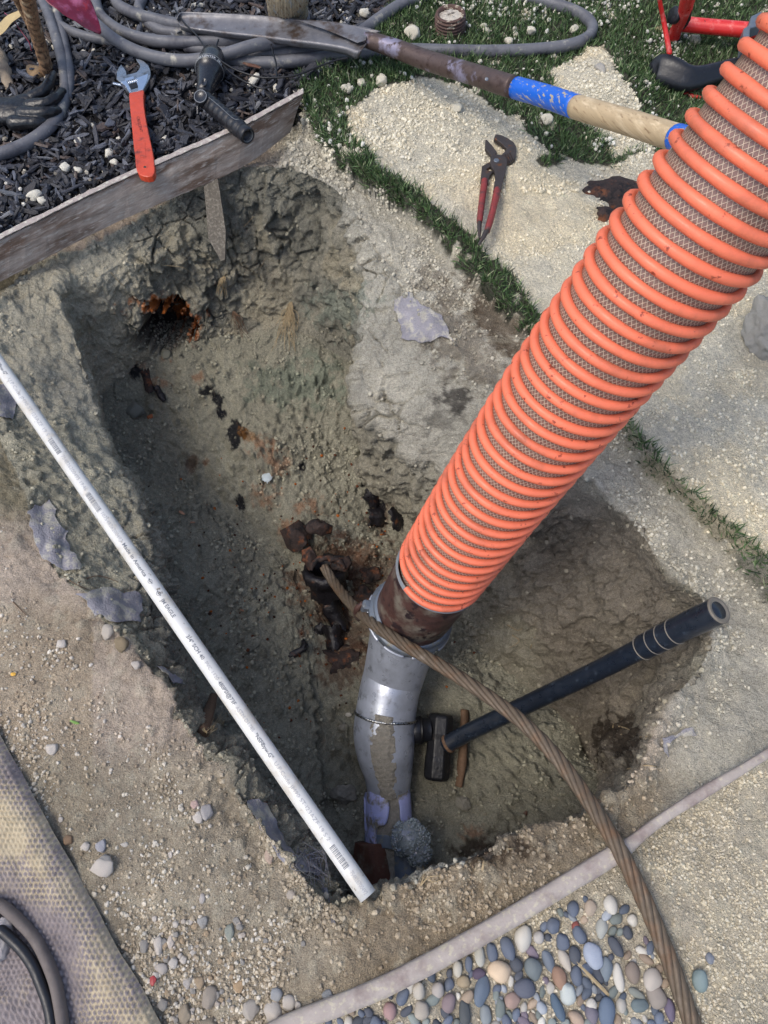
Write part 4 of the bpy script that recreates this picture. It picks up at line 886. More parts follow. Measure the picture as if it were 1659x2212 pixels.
V_, F_ = lathe([(0, .001), (0, .020), (.010, .021), (.012, .018), (.012, .001)], RX(665, 170, .095), (-1, -.3, .35), 20); V_ += (rng.random(V_.shape) - .5) * .0016; mesh_np('clamp_knob', V_, F_, M['black_rubber'], rf)
plate('clamp', [RX(x, y, .12) for x, y in [(1480,170),(1590,115),(1610,150),(1600,260),(1470,300),(1460,480),(1380,520),(1400,300),(1455,270)]], .03, M['clamp'], rf, .004)
V_, F_, _ = sweep([RX(480, -60, .16), RX(500, 60, .13), RX(540, 260, .085), (RX(600, 590, .03))], [.0052, .0056, .0064, .0072], n=14)
o = mesh_np('red_rod', V_, F_, M['red_paint']); tag(o, 'thin red rod leaning down beside the red tool frame', 'rod')
bh = thing('black_grip', 'bent glossy black rubber handle lying on turf under the red rod', 'tool handle', RX(700, 800, .02))
parts = []
v, f, _ = sweep([RX(380, 790, .03), RX(470, 770, .034), RX(600, 800, .038), RX(760, 855, .038), RX(900, 845, .038), RX(1100, 790, .040), (RX(1300, 745, .045)), RX(1500, 740, .05)], [.020, .038, .040, .0345, .030, .027, .0265, .027], n=24, samples=60, prof=lambda s, a: 1 + .10 * np.cos(4 * a + .4) + .03 * np.cos(2 * a))
o = mesh_np('handle', v, f, M['black_rubber'], bh)
tube('lanyard', [RX(740, 960, .012), RX(770, 1010, .010), RX(860, 1040, .010), RX(930, 1060, .008)], .0052, M['red_paint'], bh, n=10)

# ================================================================== ORANGE SUCTION HOSE
oh = thing('suction_hose', 'large orange ribbed suction hose with clear braided wall rising out of the pit', 'suction hose', P(900, 1340, -.2))
HOR = .095
hw = [(895,1330,180),(946,1230,200),(1018,1122,219),(1090,1026,240),(1162,930,261),(1235,845,278),(1308,755,296),(1379,662,315),(1462,555,331),(1548,443,348),(1640,335,366),(1734,226,385),(1830,110,405),(1930,-10,425),(2030,-130,445),(2130,-250,465),(2230,-370,485)]
axis_pts = [PW(x, y, w_, HOR) for x, y, w_ in hw]
# smooth the axis (a real hose has no kinks)
A = np.array([list(p) for p in axis_pts]); tt = np.arange(len(A)); co = [np.polyfit(tt, A[:, k], 3) for k in range(3)]; A = np.stack([np.polyval(c, tt) for c in co], -1)
HAX = catmull(A, 900); seg = np.linalg.norm(np.diff(HAX, axis=0), axis=1); HS = np.concatenate([[0], np.cumsum(seg)])
HT = np.gradient(HAX, axis=0); HT /= np.linalg.norm(HT, axis=1)[:, None]
HN = np.zeros_like(HT); n0 = np.array([0, 0, 1.]) - HT[0] * HT[0, 2]; HN[0] = n0 / np.linalg.norm(n0)
for i in range(1, 900): v = HN[i-1] - HT[i] * (HT[i] @ HN[i-1]); HN[i] = v / np.linalg.norm(v)
HB = np.cross(HT, HN)
def frame_at(s):
    c = np.stack([np.interp(s, HS, HAX[:, k]) for k in range(3)], -1); n = np.stack([np.interp(s, HS, HN[:, k]) for k in range(3)], -1); b = np.stack([np.interp(s, HS, HB[:, k]) for k in range(3)], -1)
    return c, n, b
# position along the axis where the orange starts
S0 = .185
def hose_wall():
    ns, na = 500, 96; s = np.linspace(S0 - .004, HS[-1], ns); c, n, b = frame_at(s); a = np.linspace(0, 2 * math.pi, na, endpoint=False); r = HOR - .0105
    Vv = (c[:, None] + r * (np.cos(a)[None, :, None] * n[:, None] + np.sin(a)[None, :, None] * b[:, None])).reshape(-1, 3)
    idx = np.arange(ns * na).reshape(ns, na); q = np.stack([idx[:-1], np.roll(idx, -1, 1)[:-1], np.roll(idx, -1, 1)[1:], idx[1:]], -1).reshape(-1, 4)
    me_o = mesh_np('clear_wall', Vv, q, None, oh)
    uvl = me_o.data.uv_layers.new(name='UVMap'); li = np.zeros(len(me_o.data.loops), np.int32); me_o.data.loops.foreach_get('vertex_index', li)
    U = (li % na) / na; lo = li.reshape(-1, 4) % na; wrapm = (lo.max(1) == na - 1) & (lo.min(1) == 0); U = U.reshape(-1, 4); U[wrapm & True] = np.where(lo[wrapm] == 0, 1.0, U[wrapm]); U = U.ravel()
    Vc = s[li // na] / (2 * math.pi * r); uvl.data.foreach_set('uv', np.stack([U, Vc], -1).astype(np.float32).ravel())
    m = bpy.data.materials.new('braided_clear_wall'); m.use_nodes = True; n_ = m.node_tree.nodes; L = m.node_tree.links; bs = n_['Principled BSDF']
    uv = n_.new('ShaderNodeUVMap'); sx = n_.new('ShaderNodeSeparateXYZ'); L.new(uv.outputs[0], sx.inputs[0])
    def mth(op, x, y=None):
        q = n_.new('ShaderNodeMath'); q.operation = op
        for i, k in enumerate((x, y)):
            if k is None: continue
            if isinstance(k, (int, float)): q.inputs[i].default_value = k
            else: L.new(k, q.inputs[i])
        return q.outputs[0]
    def strand(sg):
        t = mth('ADD', mth('MULTIPLY', sx.outputs[0], 80.0), mth('MULTIPLY', sx.outputs[1], 56.0 * sg)); d = mth('ABSOLUTE', mth('SUBTRACT', mth('FRACT', t), .5))
        r_ = n_.new('ShaderNodeMapRange'); r_.inputs[1].default_value = .13; r_.inputs[2].default_value = .07; L.new(d, r_.inputs[0]); return r_.outputs[0]
    br = mth('MAXIMUM', strand(1), strand(-1))
    tc = n_.new('ShaderNodeTexCoord'); no = n_.new('ShaderNodeTexNoise'); no.inputs['Scale'].default_value = 30; no.inputs['Detail'].default_value = 4; L.new(tc.outputs['Object'], no.inputs['Vector'])
    base = n_.new('ShaderNodeMix'); base.data_type = 'RGBA'; L.new(no.outputs['Fac'], base.inputs[0]); base.inputs[6].default_value = srgb(100, 74, 68); base.inputs[7].default_value = srgb(136, 108, 96)
    mx = n_.new('ShaderNodeMix'); mx.data_type = 'RGBA'; L.new(br, mx.inputs[0]); L.new(base.outputs[2], mx.inputs[6]); mx.inputs[7].default_value = srgb(190, 172, 152)
    L.new(mx.outputs[2], bs.inputs['Base Color']); bs.inputs['Roughness'].default_value = .4; bs.inputs['Coat Weight'].default_value = .5; bs.inputs['Coat Roughness'].default_value = .12
    bp = n_.new('ShaderNodeBump'); bp.inputs['Distance'].default_value = .001; L.new(br, bp.inputs['Height']); L.new(bp.outputs[0], bs.inputs['Normal'])
    me_o.data.materials.append(m)
hose_wall()
PITCH = .0245
sg_ = np.linspace(S0, HS[-1], 4000); cc0 = frame_at(sg_)[0]; qx, qy = proj(cc0); ppm = np.hypot(np.gradient(qx, sg_), np.gradient(qy, sg_)); pit = np.interp(-qy, [-1230, -1122, -930, -755, -662, -555, -443, -335, -226], [19, 24, 33, 38, 43, 48, 55, 60, 66]) / ppm; pit = np.clip(pit, .012, .04); tg_ = np.concatenate([[0], np.cumsum(np.diff(sg_) / pit[:-1])]) * 2 * math.pi; turns = tg_[-1] / 2 / math.pi
ns = int(turns * 64); th = np.linspace(0, tg_[-1], ns); s = np.interp(th, tg_, sg_)
c, n, b = frame_at(s); hr = HOR - .0062
hc = c + hr * (np.cos(th)[:, None] * n + np.sin(th)[:, None] * b)
T = np.gradient(hc, axis=0); T /= np.linalg.norm(T, axis=1)[:, None]; rad = (hc - c) / hr; bi = np.cross(T, rad)
na = 10; aa = np.linspace(0, 2 * math.pi, na, endpoint=False); wr_ = np.interp(s, [S0, S0 + .25, S0 + .7], [.0067, .0069, .0072]) * (1 + .04 * np.sin(th * 3.1) + .03 * np.sin(th * 7.7))
Vv = (hc[:, None] + wr_[:, None, None] * (np.cos(aa)[None, :, None] * rad[:, None] + np.sin(aa)[None, :, None] * bi[:, None])).reshape(-1, 3)
idx = np.arange(ns * na).reshape(ns, na); q = np.stack([idx[:-1], np.roll(idx, -1, 1)[:-1], np.roll(idx, -1, 1)[1:], idx[1:]], -1).reshape(-1, 4)
mesh_np('helix', Vv, q, M['orange_hose'], oh)
# brown cuff below the orange
def cuffmesh(name, s0, s1, prof, m, parent, n_a=72, ns=60, jit=.0):
    s = np.linspace(s0, s1, ns); c, n, b = frame_at(np.maximum(s, 0)); ext = np.minimum(s, 0); c = c + HT[0][None] * ext[:, None]
    a = np.linspace(0, 2 * math.pi, n_a, endpoint=False); r = prof((s - s0) / (s1 - s0))[:, None] + 0 * a[None]
    r = r + jit * (np.sin(a[None] * 3 + s[:, None] * 80) * .5 + np.sin(a[None] * 7 - s[:, None] * 140) * .3)
    Vv = (c[:, None] + r[:, :, None] * (np.cos(a)[None, :, None] * n[:, None] + np.sin(a)[None, :, None] * b[:, None])).reshape(-1, 3)
    idx = np.arange(ns * n_a).reshape(ns, n_a); q = np.stack([idx[:-1], np.roll(idx, -1, 1)[:-1], np.roll(idx, -1, 1)[1:], idx[1:]], -1).reshape(-1, 4)
    return mesh_np(name, Vv, q, m, parent)
cuffmesh('cuff', -.055, S0 + .004, lambda t: .0865 + .003 * t, M['cuff'], oh, jit=.0012)
cuffmesh('cuff_edge', S0 - .006, S0 + .001, lambda t: .0935 - .004 * t, M['grey_rim'], oh, ns=6)

# ================================================================== STEEL FITTING
ft = thing('steel_reducer_fitting', 'grey galvanised steel reducer elbow joining the orange hose to the broken drain pipe', 'pipe fitting', P(836, 1700, -.5))
fl0 = Vector(HAX[0]) + Vector(HT[0]) * -.040; flax = Vector(HT[0])
prof = [(-.020, .060), (-.020, .088), (-.014, .094), (-.008, .095), (-.004, .090), (-.002, .0895), (.000, .0985), (.010, .100), (.016, .0985), (.018, .090), (.026, .088), (.030, .0935), (.036, .0935), (.038, .086)]
V_, F_ = lathe(prof, fl0, flax, 96); mesh_np('flange_ring', V_, F_, M['clamp'], ft)
# slotted skirt bars of the cam-lock
fu = Vector((0, -1, 0)); fu = (fu - flax * fu.dot(flax)).normalized(); fv = flax.cross(fu)
for k in range(9):
    a0 = math.radians(-160 + k * 40); arc = math.radians(29)
    pts = [fl0 - flax * .005 + (fu * math.cos(a0 + arc * t) + fv * math.sin(a0 + arc * t)) * .0985 for t in np.linspace(0, 1, 8)]
    tube('slot_bar', pts, .0042, M['galv'], ft, n=8, samples=16)
lug = fl0 - flax * .002 + (fu * math.cos(math.radians(100)) + fv * math.sin(math.radians(100))) * .1
for sgn_ in (1, -1):
    a_ = math.radians(100) * sgn_; pos = fl0 + (fu * math.cos(a_) + fv * math.sin(a_)) * .101; rd = (fu * math.cos(a_) + fv * math.sin(a_)); tg = (-fu * math.sin(a_) + fv * math.cos(a_))
    v, f = boxmesh(pos, rd * .014, tg * .012, flax * .016); o = mesh_np('cam_lug', v, f, M['clamp'], ft, smooth=False); o.modifiers.new('bevel', 'BEVEL').width = .005
    tube('cam_arm', [pos + rd * .012 - tg * .006, pos + rd * .020 - flax * .02, pos + rd * .014 - flax * .055, pos - flax * .075 + rd * .004], [.006, .0075, .007, .004], M['cuff'] if sgn_ < 0 else M['clamp'], ft, n=10)
body = [tuple(fl0 - flax * .010), tuple(P(854, 1446, -.435)), tuple(P(841, 1495, -.46)), tuple(P(831, 1560, -.485)), tuple(P(830, 1590, -.495)), tuple(P(833, 1630, -.505)), tuple(P(838, 1672, -.52)), tuple(P(839, 1712, -.535))]
br_ = [.084, .0745, .0725, .0735, .0735, .0685, .058, .050]
BV, BF, (bc_, bT, bN, bB, brr) = sweep(body, br_, n=64, samples=120, start_up=(0, -1, .2)); mesh_np('body', BV, BF, M['galv'], ft)
# weld bead
wi = int(120 * 4.15 / 7); a = np.linspace(0, 2 * math.pi, 160, endpoint=False); rw = brr[wi] + .0005
pts = bc_[wi][None] + rw * (np.cos(a)[:, None] * bN[wi] + np.sin(a)[:, None] * bB[wi]) + bT[wi] * (.0015 * np.sin(a * 3))[:, None]
rr_ = .0030 + .0009 * np.abs(np.sin(a * 36)); v, f, _ = sweep(np.vstack([pts, pts[:1]]).tolist(), list(rr_) + [rr_[0]], n=8, samples=640, closed_ends=False); mesh_np('weld_bead', v, f, M['chrome'], ft)
def mud_on_tube(name, i0, i1, a0, a1, th_, m, parent, cc=bc_, NN=bN, BB=bB, r_=brr, n_s=70, n_a=30):
    ii = np.linspace(i0, i1, n_s); aa = np.linspace(a0, a1, n_a); Vv = []
    for q in ii:
        k = int(min(q, len(cc) - 1))
        for j, a_ in enumerate(aa):
            Vv.append(cc[k] + (math.cos(a_) * NN[k] + math.sin(a_) * BB[k]) * r_[k])
    Vv = np.array(Vv); dirn = Vv - np.repeat(np.array([cc[int(min(q, len(cc) - 1))] for q in ii]), n_a, 0); dirn /= np.linalg.norm(dirn, axis=1)[:, None]
    nz_ = fbm(Vv, 70, 4, 41) - .5; u = np.tile(np.abs(np.linspace(-1, 1, n_a)), n_s); t = np.repeat(np.linspace(0, 1, n_s), n_a)
    edge = (1 - u - .35 * (1 - np.clip(t * 3, 0, 1))) * 1.6 + nz_ * 3.2
    h = np.clip(edge, -.4, 1) * th_ + (fbm(Vv, 260, 3, 43) - .5) * th_ * .8 * (edge > 0)
    Vv = Vv + dirn * h[:, None]; idx = np.arange(n_s * n_a).reshape(n_s, n_a)
    Fc = [(idx[i, j], idx[i, j+1], idx[i+1, j+1], idx[i+1, j]) for i in range(n_s - 1) for j in range(n_a - 1)]
    return mesh_np(name, Vv, Fc, m, parent)
top_a = 0.0
kk = wi; toward = (np.array(EYE) - bc_[kk]); aeye = math.atan2(toward @ bB[kk], toward @ bN[kk])
mud_on_tube('mud', wi - 4, 119, aeye - .38, aeye + .45, .004, M['mud'], ft)
V_, F_ = lathe([(0, .0001), (.0, .029), (.004, .031), (.030, .031), (.032, .028), (.048, .028)], P(886, 1578, -.50), (1, .05, -.1), 28); o = mesh_np('stub', V_, F_, M['black_rubber'], ft)
V_, F_ = lathe([(.022, .031), (.022, .0335), (.028, .0335), (.028, .031)], P(886, 1578, -.50), (1, .05, -.1), 28); mesh_np('stub_ring', V_, F_, M['cord'], ft)

# ================================================================== BROKEN DRAIN PIPE, FOAM
dp = thing('broken_drain_pipe', 'broken lilac plastic drain pipe under the steel fitting, packed with mud', 'drain pipe', P(840, 1800, -.55))
FZ = lambda x, y: (x * .24 + 696.8, y * .24 + 1426.7)
def shell(name, outline, axis_a, axis_b, r, m, parent, thick=.004, zs_=(-.5, -.5)):
    """cylinder wall piece: outline in photo positions, thrown onto a pipe of radius r round the given axis"""
    a, b = Vector(axis_a), Vector(axis_b); ax = (b - a).normalized()
    def hit(x, y, rr=r):
        d = (P(x, y, 0) - EYE).normalized(); w0 = EYE - a
        dp_, wp = d - ax * d.dot(ax), w0 - ax * w0.dot(ax); A_, B_2, C_ = dp_.dot(dp_), 2 * dp_.dot(wp), wp.dot(wp) - rr * rr; D_ = B_2 * B_2 - 4 * A_ * C_
        t = (-B_2 - math.sqrt(max(D_, 0))) / (2 * A_); return EYE + d * t
    O = catmull([(x, y, 0) for x, y in outline], 90, closed=True)[:, :2]; cx, cy = O.mean(0); Vv = []; K_ = 8
    for k in range(K_ + 1):
        for x, y in O: Vv.append(tuple(hit(cx + (x - cx) * k / K_, cy + (y - cy) * k / K_)))
    n = len(O); Fc = [(k * n + i, k * n + (i + 1) % n, (k + 1) * n + (i + 1) % n, (k + 1) * n + i) for k in range(K_) for i in range(n)]
    o = mesh_np(name, Vv, Fc, m, parent); sl = o.modifiers.new('thick', 'SOLIDIFY'); sl.thickness = thick; sl.offset = -1 ; return o
pa, pb = P(838, 1690, -.535), P(845, 1900, -.565)
shell('shell', [FZ(*p) for p in [(375,1210),(420,1180),(470,1140),(520,1134),(560,1135),(580,1200),(598,1290),(600,1345),(585,1430),(560,1480),(500,1500),(470,1560),(430,1590),(480,1690),(430,1705),(395,1715),(385,1600),(376,1420)]], pa, pb, .055, M['lilac_pipe'], dp)
shell('shell', [FZ(*p) for p in [(665,1130),(720,1128),(780,1160),(795,1230),(803,1340),(806,1470),(750,1470),(708,1440),(700,1330),(680,1230)]], pa, pb, .055, M['lilac_pipe'], dp)
shell('shell', [FZ(*p) for p in [(384,1560),(470,1570),(600,1580),(655,1640),(650,1700),(560,1690),(470,1700),(392,1716)]], pa, pb, .0535, M['grey_pipe'], dp)
V_, F_, ff = sweep([pa + (pa - pb) * .05, pa + (pb - pa) * .5, pb], .050, n=48, samples=90); V_ = V_ + (fbm(V_, 60, 4, 71) - .5)[:, None] * .012; mesh_np('mud_core', V_, F_, M['mud'], dp)
tube('clay_collar', [P(810, 1818, -.545), P(812, 1860, -.55), P(816, 1930, -.56)], [.046, .049, .050], M['clay_pipe'], dp, n=40, samples=40, prof=lambda s, a: 1 + .05 * np.sin(a * 4 + s * 5) + .03 * np.sin(a * 9))
tube('side_pipe', [P(878, 1835, -.52), P(880, 1875, -.525), P(884, 1935, -.53)], [.031, .032, .032], M['grey_pipe'], dp, n=32)
def foam():
    c = np.array(P(886, 1812, -.475)); Vv, Fv, off = [], [], 0; iv, jf = ico(2); parts = []
    parts.append((iv * np.array([.044, .040, .03]) + c, jf.tolist())); parts.append((iv * np.array([.030, .030, .026]) + c + np.array([.018, -.028, -.004]), jf.tolist()))
    for k in range(900):
        d = rng.normal(size=3); d /= np.linalg.norm(d); d[2] = abs(d[2]); e = 1 + .06 * math.sin(d[0] * 7) ; r = .001 + .0036 * rng.random() ** 3
        base = c + d * np.array([.0435, .0395, .0295]) * e if k % 3 else c + np.array([.018, -.028, -.004]) + d * np.array([.0295, .0295, .0255])
        parts.append((iv * r + base, jf.tolist()))
    v, f = merge(parts); m = mat('soap_foam', srgb(186, 198, 200), .12, var=.25, vscale=40, color2=srgb(176, 190, 214), c2scale=70, c2lo=.56, c2hi=.66, coat=.6)
    m.node_tree.nodes['Principled BSDF'].inputs['Thin Film Thickness'].default_value = 420; m.node_tree.nodes['Principled BSDF'].inputs['Transmission Weight'].default_value = .6; m.node_tree.nodes['Principled BSDF'].inputs['IOR'].default_value = 1.25
    o = mesh_np('soap_foam', v, f, m); tag(o, 'blob of bubbly soap foam on the broken drain pipe at the pit bottom', 'foam')
foam()

# ================================================================== SLEDGEHAMMER
sg = thing('sledgehammer', 'black headed sledgehammer with a blue black handle leaning on the pit wall', 'sledgehammer', P(945, 1640, -.55))
ha, hb_ = P(953, 1541, -.50), P(942, 1686, -.535); hx = hb_ - ha; hl = hx.length; hd = hx.normalized()
hside = Vector((1, .05, 0)); hside = (hside - hd * hside.dot(hd)).normalized()
V_, F_ = lathe([(0, .0002), (.0005, .024), (.004, .030), (.010, .0325), (hl * .3, .033), (hl * .38, .031), (hl * .62, .031), (hl * .7, .033), (hl - .010, .0325), (hl - .004, .030), (hl - .0005, .024), (hl, .0002)], ha, hd, 8, up=hside + hd.cross(hside) * .42); o = mesh_np('head', V_, F_, M['hammer_steel'], sg, smooth=False); o.modifiers.new('bevel', 'BEVEL').width = .0022
hp_ = [(962, 1610, -.492), (1010, 1583, -.455), (1100, 1540, -.375), (1200, 1492, -.275), (1300, 1444, -.165), (1392, 1397, -.055), (1470, 1358, .03), (1553, 1318, .11)]
HP = [P(*p) for p in hp_]
tube('handle', HP[:7], [.0205, .0205, .0205, .0205, .0205, .0205, .0205], M['navy_handle'], sg, n=28)
def along(t): k = min(int(t), len(HP) - 2); return HP[k].lerp(HP[k + 1], t - k)
tube('grip', [along(4.95), along(5.02), along(5.5), along(6), along(6.5), along(7)], [.0215, .0242, .0245, .0242, .0245, .0242], M['navy_handle'], sg, n=32)
for t in (4.97, 5.28, 5.56, 5.86):
    q = along(t); d_ = (along(t + .03) - q).normalized(); V_, F_ = lathe([(-.0012, .0242), (-.0008, .0254), (.0008, .0254), (.0012, .0242)], q, d_, 40); mesh_np('grip_ring', V_, F_, M['worn_ring'], sg)
q = along(7); d_ = (along(7) - along(6.9)).normalized(); V_, F_ = lathe([(-.002, .0244), (0, .0248), (.002, .0232), (.001, .020), (-.004, .001)], q, d_, 36); mesh_np('butt', V_, F_, M['worn_ring'], sg)
V_, F_ = lathe([(-.004, .0185), (-.002, .0225), (.003, .023), (.006, .0185)], HP[0].lerp(HP[1], .12), HP[1] - HP[0], 24); mesh_np('collar', V_, F_, M['root_dark'], sg)

# ================================================================== WIRE ROPE
cb = [(700,1225,-.46,.0135),(724,1262,-.445,.0138),(760,1306,-.36,.014),(808,1349,-.26,.0142),(868,1389,-.20,.0145),(935,1428,-.15,.0147),(1000,1468,-.115,.0148),(1070,1515,-.085,.0148),(1130,1562,-.06,.0148),(1190,1622,-.04,.0148),(1240,1685,-.02,.0148),(1285,1750,.005,.0148),(1330,1822,.026,.0148),(1368,1895,.026,.0148),(1405,1975,.020,.0148),(1440,2060,.018,.0148),(1470,2140,.018,.0148),(1500,2225,.018,.0148),(1530,2310,.018,.0148)]
rope = thing('wire_rope', 'thick rusty twisted wire rope running from the broken iron pipe over the pebbles', 'wire rope', P(700, 1225, -.46))
CA = catmull([tuple(P(x, y, z)) + (r,) for x, y, z, r in cb], 900); cc_, cr_ = CA[:, :3], CA[:, 3] * .9
cT = np.gradient(cc_, axis=0); cS = np.concatenate([[0], np.cumsum(np.linalg.norm(np.diff(cc_, axis=0), axis=1))]); cT /= np.linalg.norm(cT, axis=1)[:, None]
cN = np.zeros_like(cT); n0 = np.array([0, 0, 1.]) - cT[0] * cT[0, 2]; cN[0] = n0 / np.linalg.norm(n0)
for i in range(1, 900): v = cN[i-1] - cT[i] * (cT[i] @ cN[i-1]); cN[i] = v / np.linalg.norm(v)
cB = np.cross(cT, cN)
for k in range(6):
    ph = 2 * math.pi * k / 6 + cS * 2 * math.pi / .20; sc_ = cc_ + (cr_ * .62)[:, None] * (np.cos(ph)[:, None] * cN + np.sin(ph)[:, None] * cB)
    tt_ = np.gradient(sc_, axis=0); tt_ /= np.linalg.norm(tt_, axis=1)[:, None]; ra = np.cos(ph)[:, None] * cN + np.sin(ph)[:, None] * cB; bb_ = np.cross(tt_, ra)
    aa = np.linspace(0, 2 * math.pi, 22, endpoint=False); pr = .42 * (1 + .045 * np.cos(aa[None] * 11 + cS[:, None] * 110))
    Vv = (sc_[:, None] + (cr_[:, None] * pr)[:, :, None] * (np.cos(aa)[None, :, None] * ra[:, None] + np.sin(aa)[None, :, None] * bb_[:, None])).reshape(-1, 3)
    idx = np.arange(900 * 22).reshape(900, 22); q = np.stack([idx[:-1], np.roll(idx, -1, 1)[:-1], np.roll(idx, -1, 1)[1:], idx[1:]], -1).reshape(-1, 4)
    mesh_np('strand', Vv, q, M['cable'], rope)

# ================================================================== WHITE PVC PIPE WITH ITS PRINT
pv = thing('pvc_pipe', 'thin white plastic water pipe printed with grey lettering lying across the left of the pit', 'water pipe', P(400, 1370, .05))
p0, p1 = P(-45, 725, .052), P(795, 1936, .022); pr_ = .0148; pax = (p1 - p0).normalized(); PL = (p1 - p0).length
V_, F_ = lathe([(0, .011), (0, pr_)] + [(PL * k / 40, pr_) for k in range(1, 41)] + [(PL, pr_ - .003), (PL - .02, pr_ - .0035), (PL - .02, .0002)], p0, pax, 40); mesh_np('pipe', V_, F_, M['pvc'], pv)
pmid = p0.lerp(p1, .5); pu = (EYE - pmid); pu = (pu - pax * pu.dot(pax)).normalized(); pvv = pu.cross(pax)   # letters' up: towards upper right
if pvv.x < 0: pvv = -pvv
def s_of(y):   # distance along the pipe that appears at photo height y
    lo, hi = 0., PL
    for _ in range(40):
        m_ = (lo + hi) / 2; q = p0 + pax * m_; dd = q.y * ST - (q.z - CAM_H) * CT; yy = CY - F * (q.y * CT + (q.z - CAM_H) * ST) / dd
        if yy < y: lo = m_
        else: hi = m_
    return lo
def pvc_place(s0):
    def f(x, y):
        a_ = (y - .0035) / pr_ ; return p0 + pax * (s0 + x) + (pu * math.cos(a_) + pvv * math.sin(a_)) * (pr_ + .0003)
    return f
for body_, y0, y1, faint in [('"NSF®pw-G"', 782, 818, 0), ('U.P.Code JM90 ST·I23AZF 19 S 2', 826, 956, 1), ('754826200495 19:46', 991, 1066, 1), ('10754826200492', 1113, 1176, 1), ('Made in America', 1180, 1250, 0),
        ('JM EAGLE', 1300, 1338, 0), ('3/4" SCH 40', 1377, 1428, 0), ('PVC 1120', 1434, 1472, 1), ('480PSI@73F', 1476, 1525, 0), ('ASTM D1785', 1530, 1582, 1), ('"NSF®pw-G"', 1588, 1640, 0), ('U.P.Code JM90 ST·I23AZF 19 S 2', 1648, 1816, 1), ('754826700492', 1882, 1930, 1)]:
    s0, s1 = s_of(y0), s_of(y1); text(body_, .0100, pv, M['pvc_print_faint'] if faint else M['pvc_print'], pvc_place(s0), 'lettering', maxw=s1 - s0, bold=not faint)
for y0, y1 in [(956, 986), (1071, 1110), (1826, 1872)]:
    s0, s1 = s_of(y0), s_of(y1); parts = []; x = 0.; r0 = random.Random(int(y0))
    while x < s1 - s0:
        wd = r0.choice([.0006, .0012, .0018]); 
        pl_ = pvc_place(s0); parts.append(([tuple(pl_(x, -.0035 + .010 * j / 6)) for j in range(7)] + [tuple(pl_(x + wd, -.0035 + .010 * j / 6)) for j in range(7)], [(j, j + 1, j + 8, j + 7) for j in range(6)])); x += wd + r0.choice([.0008, .0014])
    v, f = merge(parts); mesh_np('bar_marks', v, f, M['pvc_print'], pv)
for y0 in (1262, 1288):       # small emblem: a ringed eagle-like mark
    pl_ = pvc_place(s_of(y0)); parts = []
    for r1, r2 in ((.0042, .0034), (.0014, .0)):
        n = 20; parts.append(([tuple(pl_(r * math.cos(2*math.pi*i/n), .004 + r * math.sin(2*math.pi*i/n))) for r in (r1, r2) for i in range(n)], [(i, (i+1) % n, n + (i+1) % n, n + i) for i in range(n)]))
    for s__ in (-1, 1): parts.append(([tuple(pl_(s__ * a_, b_)) for a_, b_ in ((0, .003), (.0062, .0062), (.0058, .004), (0, .0045))], [(0, 1, 2, 3)]))
    v, f = merge(parts); mesh_np('emblem', v, f, M['pvc_print'], pv)

# ================================================================== RUSTY IRON REMAINS IN THE PIT
ri = thing('rusted_pipe_socket', 'black and rust brown broken iron pipe socket that the wire rope enters', 'pipe socket', P(700, 1230, -.52))
sc0 = P(708, 1262, -.545); sax = (P(690, 1165, -.42) - sc0)
def rough(V_, a, s, seed): V_ = np.asarray(V_); return V_ + (np.stack([fbm(V_, s, 4, seed + k) for k in range(3)], -1) - .5) * a
V_, F_ = lathe([(0, .046), (.03, .050), (.055, .050), (.060, .060), (.085, .062), (.090, .052), (.088, .040), (.05, .036), (0, .034)], sc0 - sax.normalized() * .03, sax, 60); mesh_np('socket', rough(V_, .022, 45, 3), F_, M['tar'], ri)
V_, F_ = lathe([(0, .030), (.02, .036), (.05, .035), (.065, .030), (.068, .0002)], P(655, 1180, -.54), (-.5, .7, .25), 40); mesh_np('pipe', rough(V_, .03, 40, 8), F_, M['rust'], ri)
for (x, y, z, rx, ry, rz, s_) in [(735,1218,-.47,.03,.02,.015,1),(668,1205,-.48,.022,.03,.014,2),(690,1140,-.47,.035,.022,.02,3)]:
    iv, jf = ico(3); v = rough(iv * np.array([rx, ry, rz]) + np.array(P(x, y, z)), .03, 50, s_ * 9); mesh_np('flake', v, jf, M['rust'], ri)
tube('mouth_lip', [P(672, 1232, -.452), P(682, 1212, -.445), P(705, 1206, -.44), P(732, 1212, -.445), P(744, 1228, -.455)], [.004, .007, .0075, .007, .004], M['rust'], ri, n=12, samples=60, prof=lambda s, a: 1 + .2 * np.sin(s * 30 + a * 2))
def shard(label, x, y, z, L_, W_, curv, yaw, pitch, m, cat='shard', group=None, seed=0, roll=0.0):
    n, k = 22, 14; r = np.random.default_rng(seed); Vv = []
    for i in range(n + 1):
        for j in range(k + 1):
            u, v = i / n * 2 - 1, j / k * 2 - 1; e = 1 + .16 * math.sin(u * 5 + seed) * abs(v) + .12 * math.sin(v * 9 + seed * 2) * abs(u)
            Vv.append((u * L_ * e, W_ * v * (1 - .35 * max(0, u) ** 2) * e, -curv * v * v * W_ + .05 * L_ * math.sin(u * 3 + seed)))
    Vv = np.array(Vv); Vv = rough(Vv, .004, 120, seed)
    Rm = np.array(Matrix.Rotation(yaw, 3, 'Z') @ Matrix.Rotation(pitch, 3, 'Y') @ Matrix.Rotation(roll, 3, 'X')); Vv = Vv @ Rm.T + np.array(P(x, y, z))
    Fc = [(i * (k + 1) + j, i * (k + 1) + j + 1, (i + 1) * (k + 1) + j + 1, (i + 1) * (k + 1) + j) for i in range(n) for j in range(k)]
    o = mesh_np('iron_shard', Vv, Fc, m); o.modifiers.new('thick', 'SOLIDIFY').thickness = .004
    tag(o, label, cat, group); return o
def fz(x, y): h, n = at(x, y); return h.z
